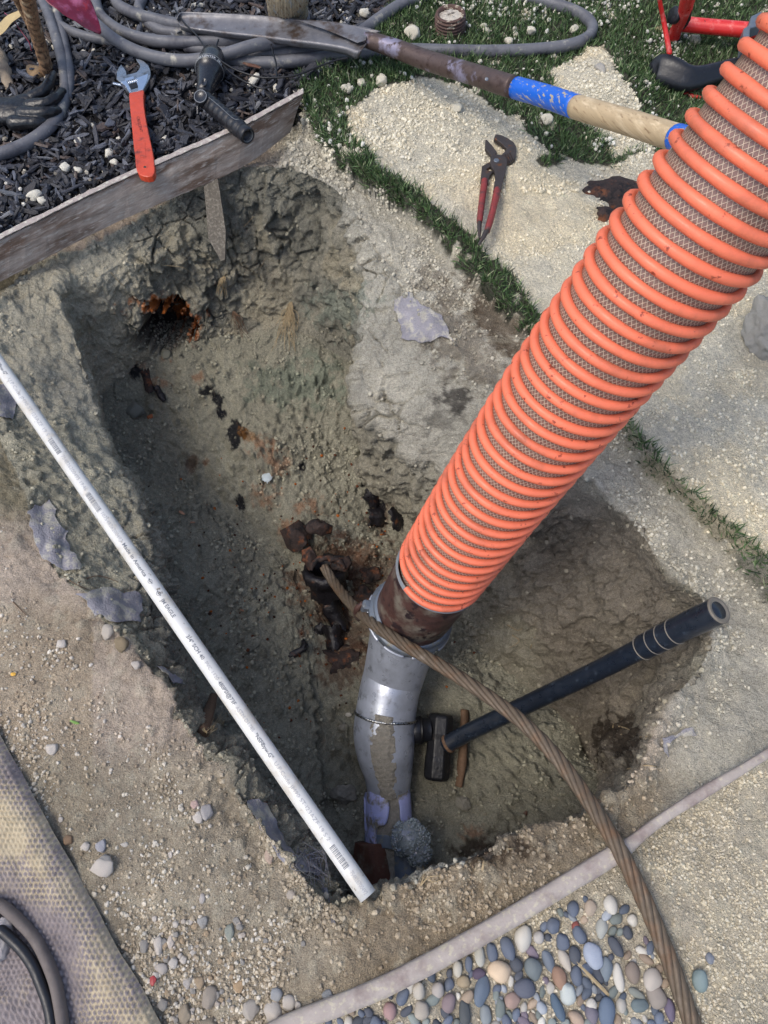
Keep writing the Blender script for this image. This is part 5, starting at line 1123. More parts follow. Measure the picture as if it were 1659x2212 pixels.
sh_list = [
 ('black curved iron shard standing upright right of the buried hump', 806, 1075, .012, .03, .022, .5, 1.9, -.9, 'tar', 0), ('upper black curved iron shard with a shiny rim beside the hose', 822, 1110, .02, .034, .028, .8, .2, .35, 'tar', .2),
 ('flat black iron shard pressed against the right pit wall behind the hose', 862, 1120, .01, .03, .03, .3, .6, .5, 'tar', .6),
 ('long black curved iron shard hanging below the rusty socket', 730, 1330, .06, .045, .024, .8, -1.1, .5, 'tar', -.3), ('second black curved shard lower under the socket', 718, 1380, .04, .034, .020, .9, -1.4, .3, 'tar', .2),
 ('rusty brown broken pipe bowl beside the steel fitting', 745, 1425, .015, .040, .036, .7, .3, .1, 'rust', 0), ('small shiny black shard standing left of the rusty bowl', 655, 1395, .010, .022, .010, .4, -.9, -.8, 'tar', .5),
 ('small black shard lying in front of the rusty bowl', 690, 1360, .01, .018, .012, .4, .9, -.5, 'tar', .3), ('narrow black shard curving over a clod', 640, 1410, .012, .026, .007, .5, .5, -.2, 'tar', .2),
 ('rusty flake left of the steel clamp', 800, 1240, .03, .028, .02, .5, .4, .4, 'rust', .1), ('dark rusty flake deep between socket and hose cuff', 790, 1290, .02, .03, .022, .5, -.6, .2, 'rust', .4),
 ('brown grey iron shard lying under the pipe hole in the far wall', 318, 825, .01, .036, .009, .6, -1.25, .2, 'rust', .1), ('dark thin iron shard pointing down right below the pipe hole', 345, 850, .01, .026, .006, .6, -1.0, .2, 'tar', .1),
 ('large rusty broken pipe fragment lying on pale sand beside the orange hose', 1335, 405, .02, .075, .050, .5, -.12, -.1, 'rust', 0), ('small rounded rusty fragment below the large pipe fragment', 1318, 458, .014, .030, .020, .9, -.1, .1, 'rust', .1),
 ('brown curled leaf like flake on the sand below the black handle', 1478, 352, .01, .014, .010, .9, .1, .1, 'rust', 0)]
for i, (lb, x, y, dz, L_, W_, cv, yw, pt, mm, rl) in enumerate(sh_list): shard(lb, x, y, fz(x, y) + dz, L_, W_, cv, yw, pt, M[mm], seed=i + 1, roll=rl)
o = shard('white glazed chip half buried in the pit floor', 578, 1030, fz(578, 1030) + .006, .018, .012, .3, 1.0, .2, M['ceramic'], 'chip', seed=40)

# ================================================================== ROOTS, STICKS, LEAVES, SPLINTERS
WHERE = ['%s, the leftmost piece', '%s, the next piece to the right', '%s, the third piece from the left', '%s, the rightmost piece']
def strand_set(name, label, cat, paths, r, m, lift=.004, group=None):
    if name == 'fine_roots' and len(paths) > 1:
        ps_ = sorted(paths, key=lambda q: q[0][0])
        for k_i, pp in enumerate(ps_): strand_set('fine_root', (WHERE[k_i] if k_i < len(ps_) - 1 else WHERE[3]) % label, 'root', [pp], r, m, lift, label)
        return
    parts = []
    for pp in paths:
        pts = [at(x, y)[0] + Vector((0, -.2, 1)).normalized() * (lift if len(q) == 0 else q[0]) for x, y, *q in pp]
        v, f, _ = sweep(pts, [r * (1 - .5 * i / max(1, len(pts) - 1)) for i in range(len(pts))], n=6, samples=len(pts) * 6); parts.append((v, f))
    v, f = merge(parts); o = mesh_np(name, v, f, m); tag(o, label, cat, group); return o
def tuft(label, x0, y0, x1, y1, n, spread, seed, m='root', r=.0011):
    rd = random.Random(seed); ps = []
    for i in range(n):
        e = rd.uniform(.5, 1.1); a_ = rd.uniform(-spread, spread); b_ = rd.uniform(-spread, spread) * .35
        ps.append([(x0 + b_ * .3, y0, .008), (x0 + (x1 - x0) * e * .28 + rd.uniform(-7, 7), y0 + (y1 - y0) * e * .25, .016), (x0 + (x1 - x0) * e * .5 + a_ * .35 + b_ + rd.uniform(-8, 8), y0 + (y1 - y0) * e * .5, .018), (x0 + (x1 - x0) * e + a_, y0 + (y1 - y0) * e, .010)])
    return strand_set('root_tuft', label, 'roots', ps, r, M[m])
tuft('small frayed straw coloured root tuft high on the far wall', 486, 600, 480, 645, 16, 13, 1)
tuft('large straw coloured root tuft hanging at the foot of the far wall', 630, 655, 615, 755, 26, 28, 2)
tuft('brown fine root tuft left of the large straw tuft', 505, 675, 525, 730, 14, 16, 3, 'root_dark')
tuft('fibrous root fan behind the white pipe', 450, 1590, 475, 1540, 18, 26, 4)
strand_set('roots', 'branching pale roots in a hollow of the right pit wall', 'roots', [[(1318,1575,.02),(1340,1588,.03),(1352,1600,.03),(1362,1618,.02)],[(1324,1566,.02),(1345,1572,.035),(1366,1588,.03),(1392,1590,.01)],[(1366,1588,.03),(1350,1605,.03),(1338,1625,.02)],[(1366,1588,.03),(1378,1604,.02),(1385,1620,.01)],[(1318,1570,.02),(1320,1562,.02)],[(1350,1660,.01),(1390,1652,.01),(1415,1655,.01)]], .0018, M['root'])
strand_set('curled_root', 'curled tan root arching over the lower pit floor', 'root', [[(1037,1870,.03),(1038,1850,.04),(1048,1832,.05),(1070,1822,.045),(1095,1825,.03),(1110,1830,.01)]], .0022, M['root'])
strand_set('fine_roots', 'fine root threads beside the grey pipe', 'roots', [[(908,1910,.01),(915,1885,.02),(912,1862,.02)],[(908,1910,.01),(925,1888,.02),(950,1885,.02)],[(925,1893,.015),(935,1900,.015),(955,1896,.01)]], .0013, M['root'])
strand_set('fine_roots', 'thin dark roots between the left fabric scraps', 'roots', [[(170,1260,.004),(210,1245,.006),(250,1255,.005),(285,1275,.004)],[(140,1245,.004),(165,1262,.005),(200,1278,.004)],[(30,1300,.004),(60,1330,.004)],[(325,1345,.01),(350,1330,.01)]], .0011, M['root_dark'])
strand_set('fine_roots', 'pale root hairs crossing the upper far wall', 'roots', [[(310,565,.004),(350,575,.006),(395,580,.006),(415,592,.004)],[(505,510,.004),(530,490,.006),(548,470,.004)],[(240,590,.004),(262,615,.006),(275,622,.004)],[(560,585,.004),(575,560,.006)]], .0009, M['root'])
strand_set('fine_roots', 'twisted root on the right wall below the hose', 'roots', [[(1095,1350,.006),(1115,1362,.010),(1128,1358,.006)],[(1105,1372,.006),(1120,1385,.01),(1100,1400,.006)],[(1145,1400,.004),(1155,1375,.006)],[(1500,1345,.004),(1470,1350,.006)]], .0012, M['root'])
o = tube('stick', [at(440, 1585)[0] + Vector((0, 0, .01)), at(460, 1555)[0] + Vector((0, 0, .05)), at(478, 1520)[0] + Vector((0, 0, .09))], [.012, .011, .010], M['root_dark'], None, n=12, samples=30, prof=lambda s, a: 1 + .1 * np.sin(a * 4 + s * 9)); tag(o, 'short brown stick poking out behind the white pipe', 'stick')
st_ = [at(1003, 1535)[0], at(1002, 1580)[0], at(998, 1640)[0], at(990, 1700)[0]]
o = tube('broken_branch', [p + Vector((0, 0, .010)) for p in st_], [.010, .012, .013, .008], M['root_dark'], None, n=14, samples=60, prof=lambda s, a: 1 + .25 * np.sin(a * 2 + s * 3) + .1 * np.sin(a * 7 + s * 20)); tag(o, 'splintered brown branch on the pit floor under the hammer handle', 'branch')
def splint(label, x, y, L_, W_, yaw, m, cat='wood chip', name='wood_splinter', dz=.004):
    h, n = at(x, y, dz); v, f = ico(1); v = v * np.array([L_, W_, W_ * .5]); v = rough(v, W_ * .8, 90, int(x)); Rm = np.array(Matrix.Rotation(yaw, 3, 'Z')); zq = np.array(n); q = Vector((0, 0, 1)).rotation_difference(n).to_matrix(); v = v @ Rm.T @ np.array(q).T + np.array(h)
    o = mesh_np(name, v, f, m, smooth=False); tag(o, label, cat); return o
splint('longer pink wood splinter on the pit floor', 392, 1108, .020, .004, -.6, M['chip_pink']); splint('short pink splinter touching the longer one', 412, 1130, .013, .003, .4, M['chip_pink']); splint('single pink wood splinter on the bare floor right of the white pipe', 521, 1317, .012, .003, -.3, M['chip_pink'])
splint('small bright green leaf on the tan soil', 163, 1560, .011, .003, -.3, M['green_leaf'], 'leaf', 'green_leaf'); splint('tiny yellow leaf on the left soil', 31, 1458, .006, .004, -.1, M['yellow'], 'leaf', 'yellow_leaf')
splint('small red plastic scrap beside the mat', 331, 2118, .006, .008, .2, M['red_bit'], 'plastic scrap', 'plastic_scrap'); splint('pale chip lying left of the steel fitting', 754, 1545, .010, .006, -.2, M['rock_white'], 'chip', 'stone_chip')
splint('reddish brown stub of wood on the lower pit floor', 1133, 1757, .010, .006, 1.0, M['clay_pipe'], 'wood chip'); splint('pinkish peeled leaf under the black cord', 548, 163, .032, .006, -.35, M['clay_pipe'], 'leaf', 'dry_leaf', .03)
splint('pale dry twig across the pebbles', 1278, 2115, .050, .003, -.75, M['root'], 'twig', 'twig', .016); splint('pale splinter on the sand right of the hammer grip', 1545, 1338, .012, .002, -.1, M['root'], 'twig', 'twig')

# ================================================================== FABRIC SCRAPS
def scrap(label, poly, seed, lift=.0055, m='fabric', lx=26):
    x0, x1 = min(p[0] for p in poly), max(p[0] for p in poly); y0, y1 = min(p[1] for p in poly), max(p[1] for p in poly)
    step = max(2.2, (x1 - x0) / 60); xs = np.arange(x0 - 10, x1 + 10, step); ys = np.arange(y0 - 10, y1 + 10, step); X, Y = np.meshgrid(xs, ys)
    q = np.stack([X.ravel() / 50, Y.ravel() / 50, 0 * X.ravel() + seed], -1); wx = (fbm(q, 3, 4, seed) - .5) * lx; wy = (fbm(q, 3, 4, seed + 5) - .5) * lx
    ins = inpoly(X.ravel() + wx, Y.ravel() + wy, poly).reshape(X.shape); Vv, ids = [], -np.ones(X.shape, int)
    for i in range(X.shape[0]):
        for j in range(X.shape[1]):
            if ins[i, j] or (i and ins[i-1, j]) or (j and ins[i, j-1]) or (i and j and ins[i-1, j-1]): h, n = at(X[i, j], Y[i, j], lift); ids[i, j] = len(Vv); Vv.append(tuple(h))
    Fc = [(ids[i, j], ids[i, j+1], ids[i+1, j+1], ids[i+1, j]) for i in range(X.shape[0]-1) for j in range(X.shape[1]-1) if ins[i, j] and min(ids[i, j], ids[i, j+1], ids[i+1, j+1], ids[i+1, j]) >= 0]
    Vv = np.array(Vv); Vv = Vv + (rng.random(Vv.shape) - .5) * .0012
    o = mesh_np('filter_fabric', Vv, Fc, M[m]); sm_ = o.modifiers.new('smooth', 'SMOOTH'); sm_.iterations = 40; sm_.factor = .5; o.modifiers.new('thick', 'SOLIDIFY').thickness = .0008; tag(o, label, 'fabric scrap'); return o
scrap('dark blue grey fabric scrap on the upper right pit shoulder', [(845,640),(880,630),(925,660),(960,690),(975,730),(1000,760),(960,735),(905,745),(870,730),(850,690)], 1)
scrap('frayed violet grey fabric scrap beside the left soil edge', [(60,1090),(110,1080),(130,1120),(150,1170),(175,1235),(130,1240),(95,1215),(70,1160)], 2)
scrap('wide violet grey fabric scrap left of the white pipe', [(165,1285),(200,1272),(290,1275),(308,1310),(306,1350),(270,1352),(215,1335),(185,1315)], 3)
scrap('pale violet fabric scrap under the upper end of the white pipe', [(-20,830),(20,820),(40,870),(25,910),(-20,905)], 4)
scrap('blue grey fabric strip hanging on the lower left rim', [(520,1730),(560,1720),(585,1755),(610,1800),(640,1845),(680,1860),(700,1900),(650,1890),(600,1850),(560,1790)], 5)
scrap('grey fabric scrap folded over the right rim beside the roots', [(1420,1585),(1490,1572),(1502,1590),(1450,1600),(1440,1630),(1425,1620)], 6)
scrap('small fabric smear on the tan soil below the wide scrap', [(330,1440),(380,1450),(400,1480),(370,1480)], 7)
rg = [[(668 + rng.normal() * 16, 1838 + rng.normal() * 9, .006), (676 + rng.normal() * 22, 1858 + rng.normal() * 12, .014), (690 + rng.normal() * 18, 1895 + rng.normal() * 16, .006)] for _ in range(36)] + [[(696 + rng.normal() * 3, 1890, .008), (705 + rng.normal() * 3, 1925, .010), (722 + rng.normal() * 2, 1990, .008)] for _ in range(9)]
strand_set('frayed_threads', 'tangle of frayed grey fabric threads at the lower left rim beside the white pipe', 'threads', rg, .0008, M['fabric'])

# ================================================================== MAT, BLACK TUBE
def mat_mesh():
    edge = [(-90,1420),(-45,1500),(-5,1572),(45,1662),(100,1762),(165,1878),(215,1968),(250,2038),(300,2118),(345,2203),(372,2260),(400,2330)]
    E = np.array([list(P(x, y, 0)) for x, y in edge])[:, :2]; E = catmull(np.c_[E, np.zeros(len(E))], 330)[:, :2]
    T = np.gradient(E, axis=0); T /= np.linalg.norm(T, axis=1)[:, None]; Nl = np.stack([T[:, 1], -T[:, 0]], -1); Nl = np.where((Nl[:, :1] > 0), -Nl, Nl)
    wd = np.linspace(0, .42, 210); X = E[:, None, 0] + Nl[:, None, 0] * wd[None]; Y = E[:, None, 1] + Nl[:, None, 1] * wd[None]
    S = np.concatenate([[0], np.cumsum(np.linalg.norm(np.diff(E, axis=0), axis=1))])[:, None] + 0 * wd[None]; Wd = wd[None] + 0 * S
    row = Wd / .0066; rr_ = np.floor(row); u = (row - rr_ - .5); v = S / .0104 + .5 * (rr_ % 2); v = v - np.floor(v) - .5
    pts = np.stack([X.ravel(), Y.ravel(), 0 * X.ravel()], -1); nz_ = (fbm(pts, 9, 3, 5) - .5).reshape(X.shape); wob_ = (fbm(pts, 90, 3, 6) - .5).reshape(X.shape)
    bump = np.clip(1 - (u / .46) ** 2 - (v / .40) ** 2 + wob_ * 1.1, 0, 1) ** .5
    Z = .013 + nz_ * .020 + bump * .0048 * (.6 + .8 * vn(pts, 60, 9)).reshape(X.shape) - .012 * np.exp(-(Wd / .006) ** 2) + .010 * np.exp(-((Wd - .03) / .02) ** 2) * (1 + nz_)
    dust = (fbm(pts, 7, 4, 15)).reshape(X.shape); dusty = np.clip((dust - .50) * 9 + 1.1 * (bump < .3), 0, 1); dusty = np.where(bump > .45, dusty * sstep(.46, .60, dust), dusty)
    c = S3(134, 126, 126)[None, None] * (1 - dusty[..., None]) + S3(178, 166, 142)[None, None] * dusty[..., None]; c = c * (.85 + .3 * vn(pts, 300, 3)).reshape(X.shape)[..., None]
    n, k = X.shape; idx = np.arange(n * k).reshape(n, k); q = np.stack([idx[:-1, :-1], idx[:-1, 1:], idx[1:, 1:], idx[1:, :-1]], -1).reshape(-1, 4)
    o = mesh_np('bumpy_mat', np.stack([X, Y, Z], -1).reshape(-1, 3), q, attrmat('mat_rubber', .75, .3, bump=.001, bscale=500, var=.12), col=c.reshape(-1, 3))
    tag(o, 'dusty violet grey bumpy floor mat covering the lower left corner', 'mat'); return o
mo = mat_mesh()
o = tube('black_tube', [P(x, y, z) for x, y, z in [(-40,1985,.03),(-8,2002,.034),(21,2026,.034),(48,2053,.034),(72,2088,.032),(90,2131,.030),(104,2171,.03),(112,2215,.03),(122,2300,.03)]], .0085, M['black_rubber'], None, n=18); tag(o, 'shiny blue black rubber tube curving over the mat', 'tube')
o = tube('dusty_strap', [P(x, y, z) for x, y, z in [(-50,1935,.028),(0,1955,.03),(21,1970,.030),(48,1995,.028),(77,2028,.026),(102,2076,.026),(122,2132,.026),(136,2215,.026),(142,2300,.026)]], [.0105] * 9, mat('dusty_brown_rubber', srgb(104, 96, 92), .8, var=.2, vscale=50, bump=.001), None, n=16, prof=lambda s, a: 1 + .25 * np.cos(2 * a)); tag(o, 'dusty brown rubber tube curving beside the shiny black tube on the mat', 'tube')

# ================================================================== STONES AND PEBBLES
def stone_mesh(name, seed, kind_='rock'):
    iv, jf = ico(3)
    if kind_ == 'rock':
        n = vn(iv + 7, 1.1, seed); V_ = iv * (.8 + .4 * n)[:, None]; r_ = np.random.default_rng(seed)
        for _ in range(9):     # cut flat facets
            d = r_.normal(size=3); d /= np.linalg.norm(d); h = r_.uniform(.55, .8); e = V_ @ d; V_ = V_ - np.clip(e - h, 0, None)[:, None] * d * .9
        V_ = V_ + (fbm(V_ + 3, 3, 4, seed) - .5)[:, None] * iv * .34
    else: V_ = iv * (.80 + .40 * vn(iv + 7, 1.1, seed))[:, None]
    me = bpy.data.meshes.new(name); me.from_pydata(V_.tolist(), [], jf.tolist()); me.polygons.foreach_set('use_smooth', [True] * len(me.polygons)); return me
ROCKS = [stone_mesh('stone', s, 'rock') for s in range(8)]; PEBS = [stone_mesh('pebble', s + 30, 'peb') for s in range(6)]
mcache = {}
def stone_mat(c, gl=.85, bumpy=True):
    k = (c, gl)
    if k not in mcache: mcache[k] = mat('stone_%d_%d_%d' % c, srgb(*c), gl, var=.16, vscale=55, color2=srgb(*[min(255, int(q * 1.15 + 12)) for q in c]), c2scale=90, c2lo=.55, c2hi=.7, color3=srgb(*[int(q * .72) for q in c]), c3scale=160, c3lo=.62, c3hi=.7, bump=.0012 if bumpy else .0003, bscale=180)
    return mcache[k]
def stone(name, label, cat, x, y, wpx, hpx, c, ang=0.0, flat=.6, peb=False, group=None, sink=.35, z=None, rough_=None):
    """one stone: wpx, hpx its size in the photo, ang its turn in degrees"""
    h, n = at(x, y); d = (h - EYE).dot(Vector((0, ST, -CT))); k = d / F / 2
    src = random.choice(PEBS if peb else ROCKS); me = src.copy() if False else src
    o = bpy.data.objects.new(name, me); COL.objects.link(o)
    a_, b_ = wpx * k, hpx * k * 1.12; th_ = min(a_, b_) * flat * 1.3
    o.scale = (a_, b_, th_); o.rotation_euler = (random.uniform(-.25, .25), random.uniform(-.25, .25), math.radians(ang)); o.location = h + Vector((0, 0, 1)) * th_ * (1 - 2 * sink) * .9
    o.material_slots
    if len(me.materials) == 0: me.materials.append(None)
    o.material_slots[0].link = 'OBJECT'; o.material_slots[0].material = stone_mat(c, rough_ or (.78 if peb else .88), not peb)
    tag(o, label, cat, group); return o
W_, GR_, TN_ = (196, 188, 178), (150, 146, 140), (170, 150, 124)
for lb, x, y, w_, h_, c, an in [
 ('large flat white stone on the left tan soil', 226, 1868, 58, 44, W_, 5), ('bluish grey stone touching the large white stone', 218, 1828, 26, 28, (160,160,166), 10), ('white stone left of the bluish grey stone', 186, 1827, 22, 20, W_, 0),
 ('brown stone beside the mat edge', 149, 1814, 22, 24, (140,116,92), -20), ('pale oval stone alone right of the large white stone', 270, 1824, 20, 12, (190,184,174), 10), ('small upright oval pale stone further right', 368, 1846, 12, 16, W_, 0),
 ('pink tinted stone at the fabric edge', 422, 1737, 20, 20, (186,160,150), 0), ('angular white stone under the pink tinted stone', 427, 1766, 24, 28, W_, 20), ('round grey stone right of the pink tinted stone', 448, 1752, 30, 38, (164,160,158), 0),
 ('pale square stone on the left rim beside the pipe', 232, 1368, 32, 34, (176,168,156), 10), ('brown angular stone below the pale square stone', 262, 1395, 34, 34, (132,118,94), 30), ('small dark edged white stone below the brown one', 295, 1436, 24, 22, (184,176,166), 0),
 ('white jagged stone on the left soil', 134, 1392, 24, 26, W_, 30), ('long grey white stone near the left mat corner', 112, 1618, 30, 26, W_, -10), ('white stone at the mat edge above the brown stone', 131, 1770, 12, 12, W_, 0),
 ('oval white stone in the gravel heap', 343, 2046, 20, 36, W_, 5), ('round white stone next to the oval one', 370, 2036, 20, 28, (190,180,170), 0), ('small round white stone right of the gravel heap top', 436, 1942, 16, 20, (178,172,166), 0),
 ('beige grey stone left of the oval white stone', 312, 2046, 20, 28, GR_, 0), ('greenish stone stained into the soil', 497, 2012, 24, 40, (146,150,140), 0), ('round pale stone in the gravel heap', 397, 2072, 18, 18, W_, 0), ('rounded tan stone in the gravel heap', 357, 2072, 16, 14, TN_, 0),
 ('wide whitish stone in the gravel heap', 376, 2078, 24, 24, (190,184,176), 0), ('whitish stone lying below the gravel heap', 350, 2094, 30, 22, (184,176,168), 0), ('pale upright stone near the lower mat edge', 405, 2122, 20, 26, (180,174,168), 0), ('brownish stone beside the pale upright stone', 432, 2120, 26, 28, TN_, 0),
 ('large grey tan stone above the bottom edge', 452, 2158, 34, 44, (158,148,136), -20), ('grey round stone at the lower mat edge', 353, 2168, 26, 26, GR_, 0), ('tan grey stone at the bottom edge', 402, 2192, 36, 38, (156,144,126), 0), ('big brown grey stone cut by the bottom edge', 452, 2212, 46, 30, (140,130,114), 0),
 ('large round pale stone left of the buried edging', 544, 2178, 38, 42, (178,170,160), 0), ('large white stone near the buried edging', 592, 2190, 40, 44, W_, 10), ('blue grey stone above the large white stone', 595, 2150, 32, 26, (158,160,162), 15), ('white blocky stone right of the blue grey one', 622, 2168, 36, 30, W_, 20),
 ('small white stone beside the edging tip', 642, 2172, 18, 18, W_, 0), ('flat grey stone sunk in the rim', 710, 2152, 32, 24, (142,144,146), -15), ('yellowish buried stone above the bottom gravel', 515, 2130, 26, 26, (176,150,118), 0), ('pale angular stone on the lower left rim', 627, 1934, 26, 18, (170,160,148), -10),
 ('small white stone at the end of the white pipe', 704, 1934, 16, 16, (190,180,164), 0), ('tan speckled stone on the rim', 582, 1852, 22, 30, (176,156,140), 20), ('small grey stone on the left soil centre', 437, 1990, 26, 22, (160,158,154), 0)]:
    stone('stone', lb, 'stone', x, y, w_, h_, c, an)
ROCKS2 = []
for s_ in range(2):
    iv, jf = ico(5); V_ = iv * (.75 + .5 * vn(iv + 4, 1.2, s_))[:, None]; r_ = np.random.default_rng(s_ + 60)
    for _ in range(14):
        d = r_.normal(size=3); d /= np.linalg.norm(d); h = r_.uniform(.5, .78); e = V_ @ d; V_ = V_ - np.clip(e - h, 0, None)[:, None] * d * .95
    V_ = V_ + ((fbm(V_ + 3, 4, 5, s_) - .5) * .30 + (fbm(V_ + 3, 14, 4, s_ + 4) - .5) * .10)[:, None] * iv
    me = bpy.data.meshes.new('rock'); me.from_pydata(V_.tolist(), [], jf.tolist()); me.polygons.foreach_set('use_smooth', [True] * len(me.polygons)); ROCKS2.append(me)
ROCKS_, ROCKS = ROCKS, ROCKS2
stone('rock', 'jagged grey and yellowish rock at the right edge of the turf sand', 'rock', 1648, 738, 105, 150, (150, 148, 142), 10, .9, sink=.2)
stone('rock', 'jagged white rock lying on the mat at the left edge', 'rock', -6, 2040, 84, 116, (186, 180, 178), -10, .8, sink=.1)
ROCKS = ROCKS_
stone('stone', 'angular tan stone beside the plant stem', 'stone', 80, 163, 44, 44, (158, 132, 100), -20, .6)
stone('stone', 'grey upright stone at the edge of the sand heap beside the hose loop', 'stone', 1296, 150, 24, 42, (160, 156, 148), 10)
stone('stone', 'tall pale stone under the red rod', 'stone', 1475 - 1, 148, 26, 34, (180, 176, 164), 10); stone('stone', 'pale stone right of the red frame foot', 'stone', 1578 - 80, 92, 30, 34, (166, 160, 140), 10); stone('stone', 'tan stone left of the red rod', 'stone', 1427 - 2, 66, 22, 20, (170, 150, 116), 10)
for lb, x, y, w_, h_ in [('white chalky lump nearest the board on the mulch', 147, 372, 26, 26), ('white lump left of the wrench handle', 238, 341, 20, 22), ('white lump beside the pair left of the wrench', 172, 374, 22, 16), ('broad pale lump below the mulch chips at lower left', 82, 434, 36, 24), ('white lump by the lower left mulch edge', 96, 443, 28, 22), ('tall white lump under the cord', 546, 185, 22, 40), ('white lump close to the upper board corner', 597, 200, 18, 22),
     ('yellowish white lump by the glove fingers', 143, 241, 24, 18), ('white lump right of the stem top', 107, 96, 16, 20), ('white lump behind the shovel neck', 790, 38, 28, 22), ('pale lumps above the shovel blade', 427, 18, 34, 14), ('round white lump below the grey hose', 171, 312, 18, 16), ('small white lump above the wrench handle middle', 202, 275, 12, 10),
     ('white lump right of the wrench grip', 258, 305, 12, 12), ('white lump beside the pivot of the nozzle', 500, 240, 20, 14), ('small double white lump right of the grip end', 358, 306, 18, 14), ('white lump low beside the grip end', 250, 358, 20, 18)]:
    stone('chalk_lump', lb, 'lump', x, y, w_, h_, (206, 202, 188), random.uniform(-40, 40), .7, sink=.0)
for lb, x, y, w_, h_ in [('large white lump right of the threaded plug', 1050, 72, 18, 16), ('tallest white lump in the middle of the hose loop', 1144, 76, 24, 24), ('white blocky lump resting against the lower hose strand', 1098, 98, 20, 18), ('white lump left of the tallest lump', 1113, 79, 14, 16), ('pale pair of lumps inside the hose loop', 1045, 64, 16, 14),
      ('pale sandy lump beside the shovel neck', 892, 86, 34, 34), ('white lump at the right hose bend', 1240, 70, 22, 22), ('crumbly white lump at the turf corner near the blade', 750, 200, 30, 22), ('round sandy lump left of the sand heap', 782, 184, 20, 20), ('big sandy lump at the edge of the heap', 822, 182, 28, 28), ('brown crumbly lump on the sand below the pliers jaw', 985, 240, 26, 22), ('sandy lump right of the pliers', 1180, 270, 30, 26)]:
    stone('sand_lump', lb, 'lump', x, y, w_, h_, (200, 194, 176), random.uniform(-40, 40), .7, sink=.1)
stone('stone', 'pale rounded stone in the mouth of the pipe hole', 'stone', 358, 765, 22, 24, (128, 126, 110), 0); stone('stone', 'dark blocky clod below the pipe hole', 'stone', 295, 890, 46, 38, (116, 116, 106), 10); stone('stone', 'round grey stone on the mound below the pipe hole', 'stone', 328, 880, 20, 16, (112, 110, 98), 0); stone('stone', 'orange brown stone next to the dark clod', 'stone', 325, 902, 18, 14, (150, 88, 54), 0)
ROCKS = ROCKS2
stone('clod', 'round crumbly clod on the lower right pit floor', 'clod', 1000, 1735, 44, 40, (132, 128, 116), 0, .6); stone('clod', 'clod on the pit floor left of the fitting seam', 'clod', 740, 1570, 34, 26, (130, 126, 114), 0, .6); stone('clod', 'cracked clod left of the broken drain pipe', 'clod', 740, 1720, 70, 46, (124, 120, 110), 0, .6)
ROCKS = ROCKS_
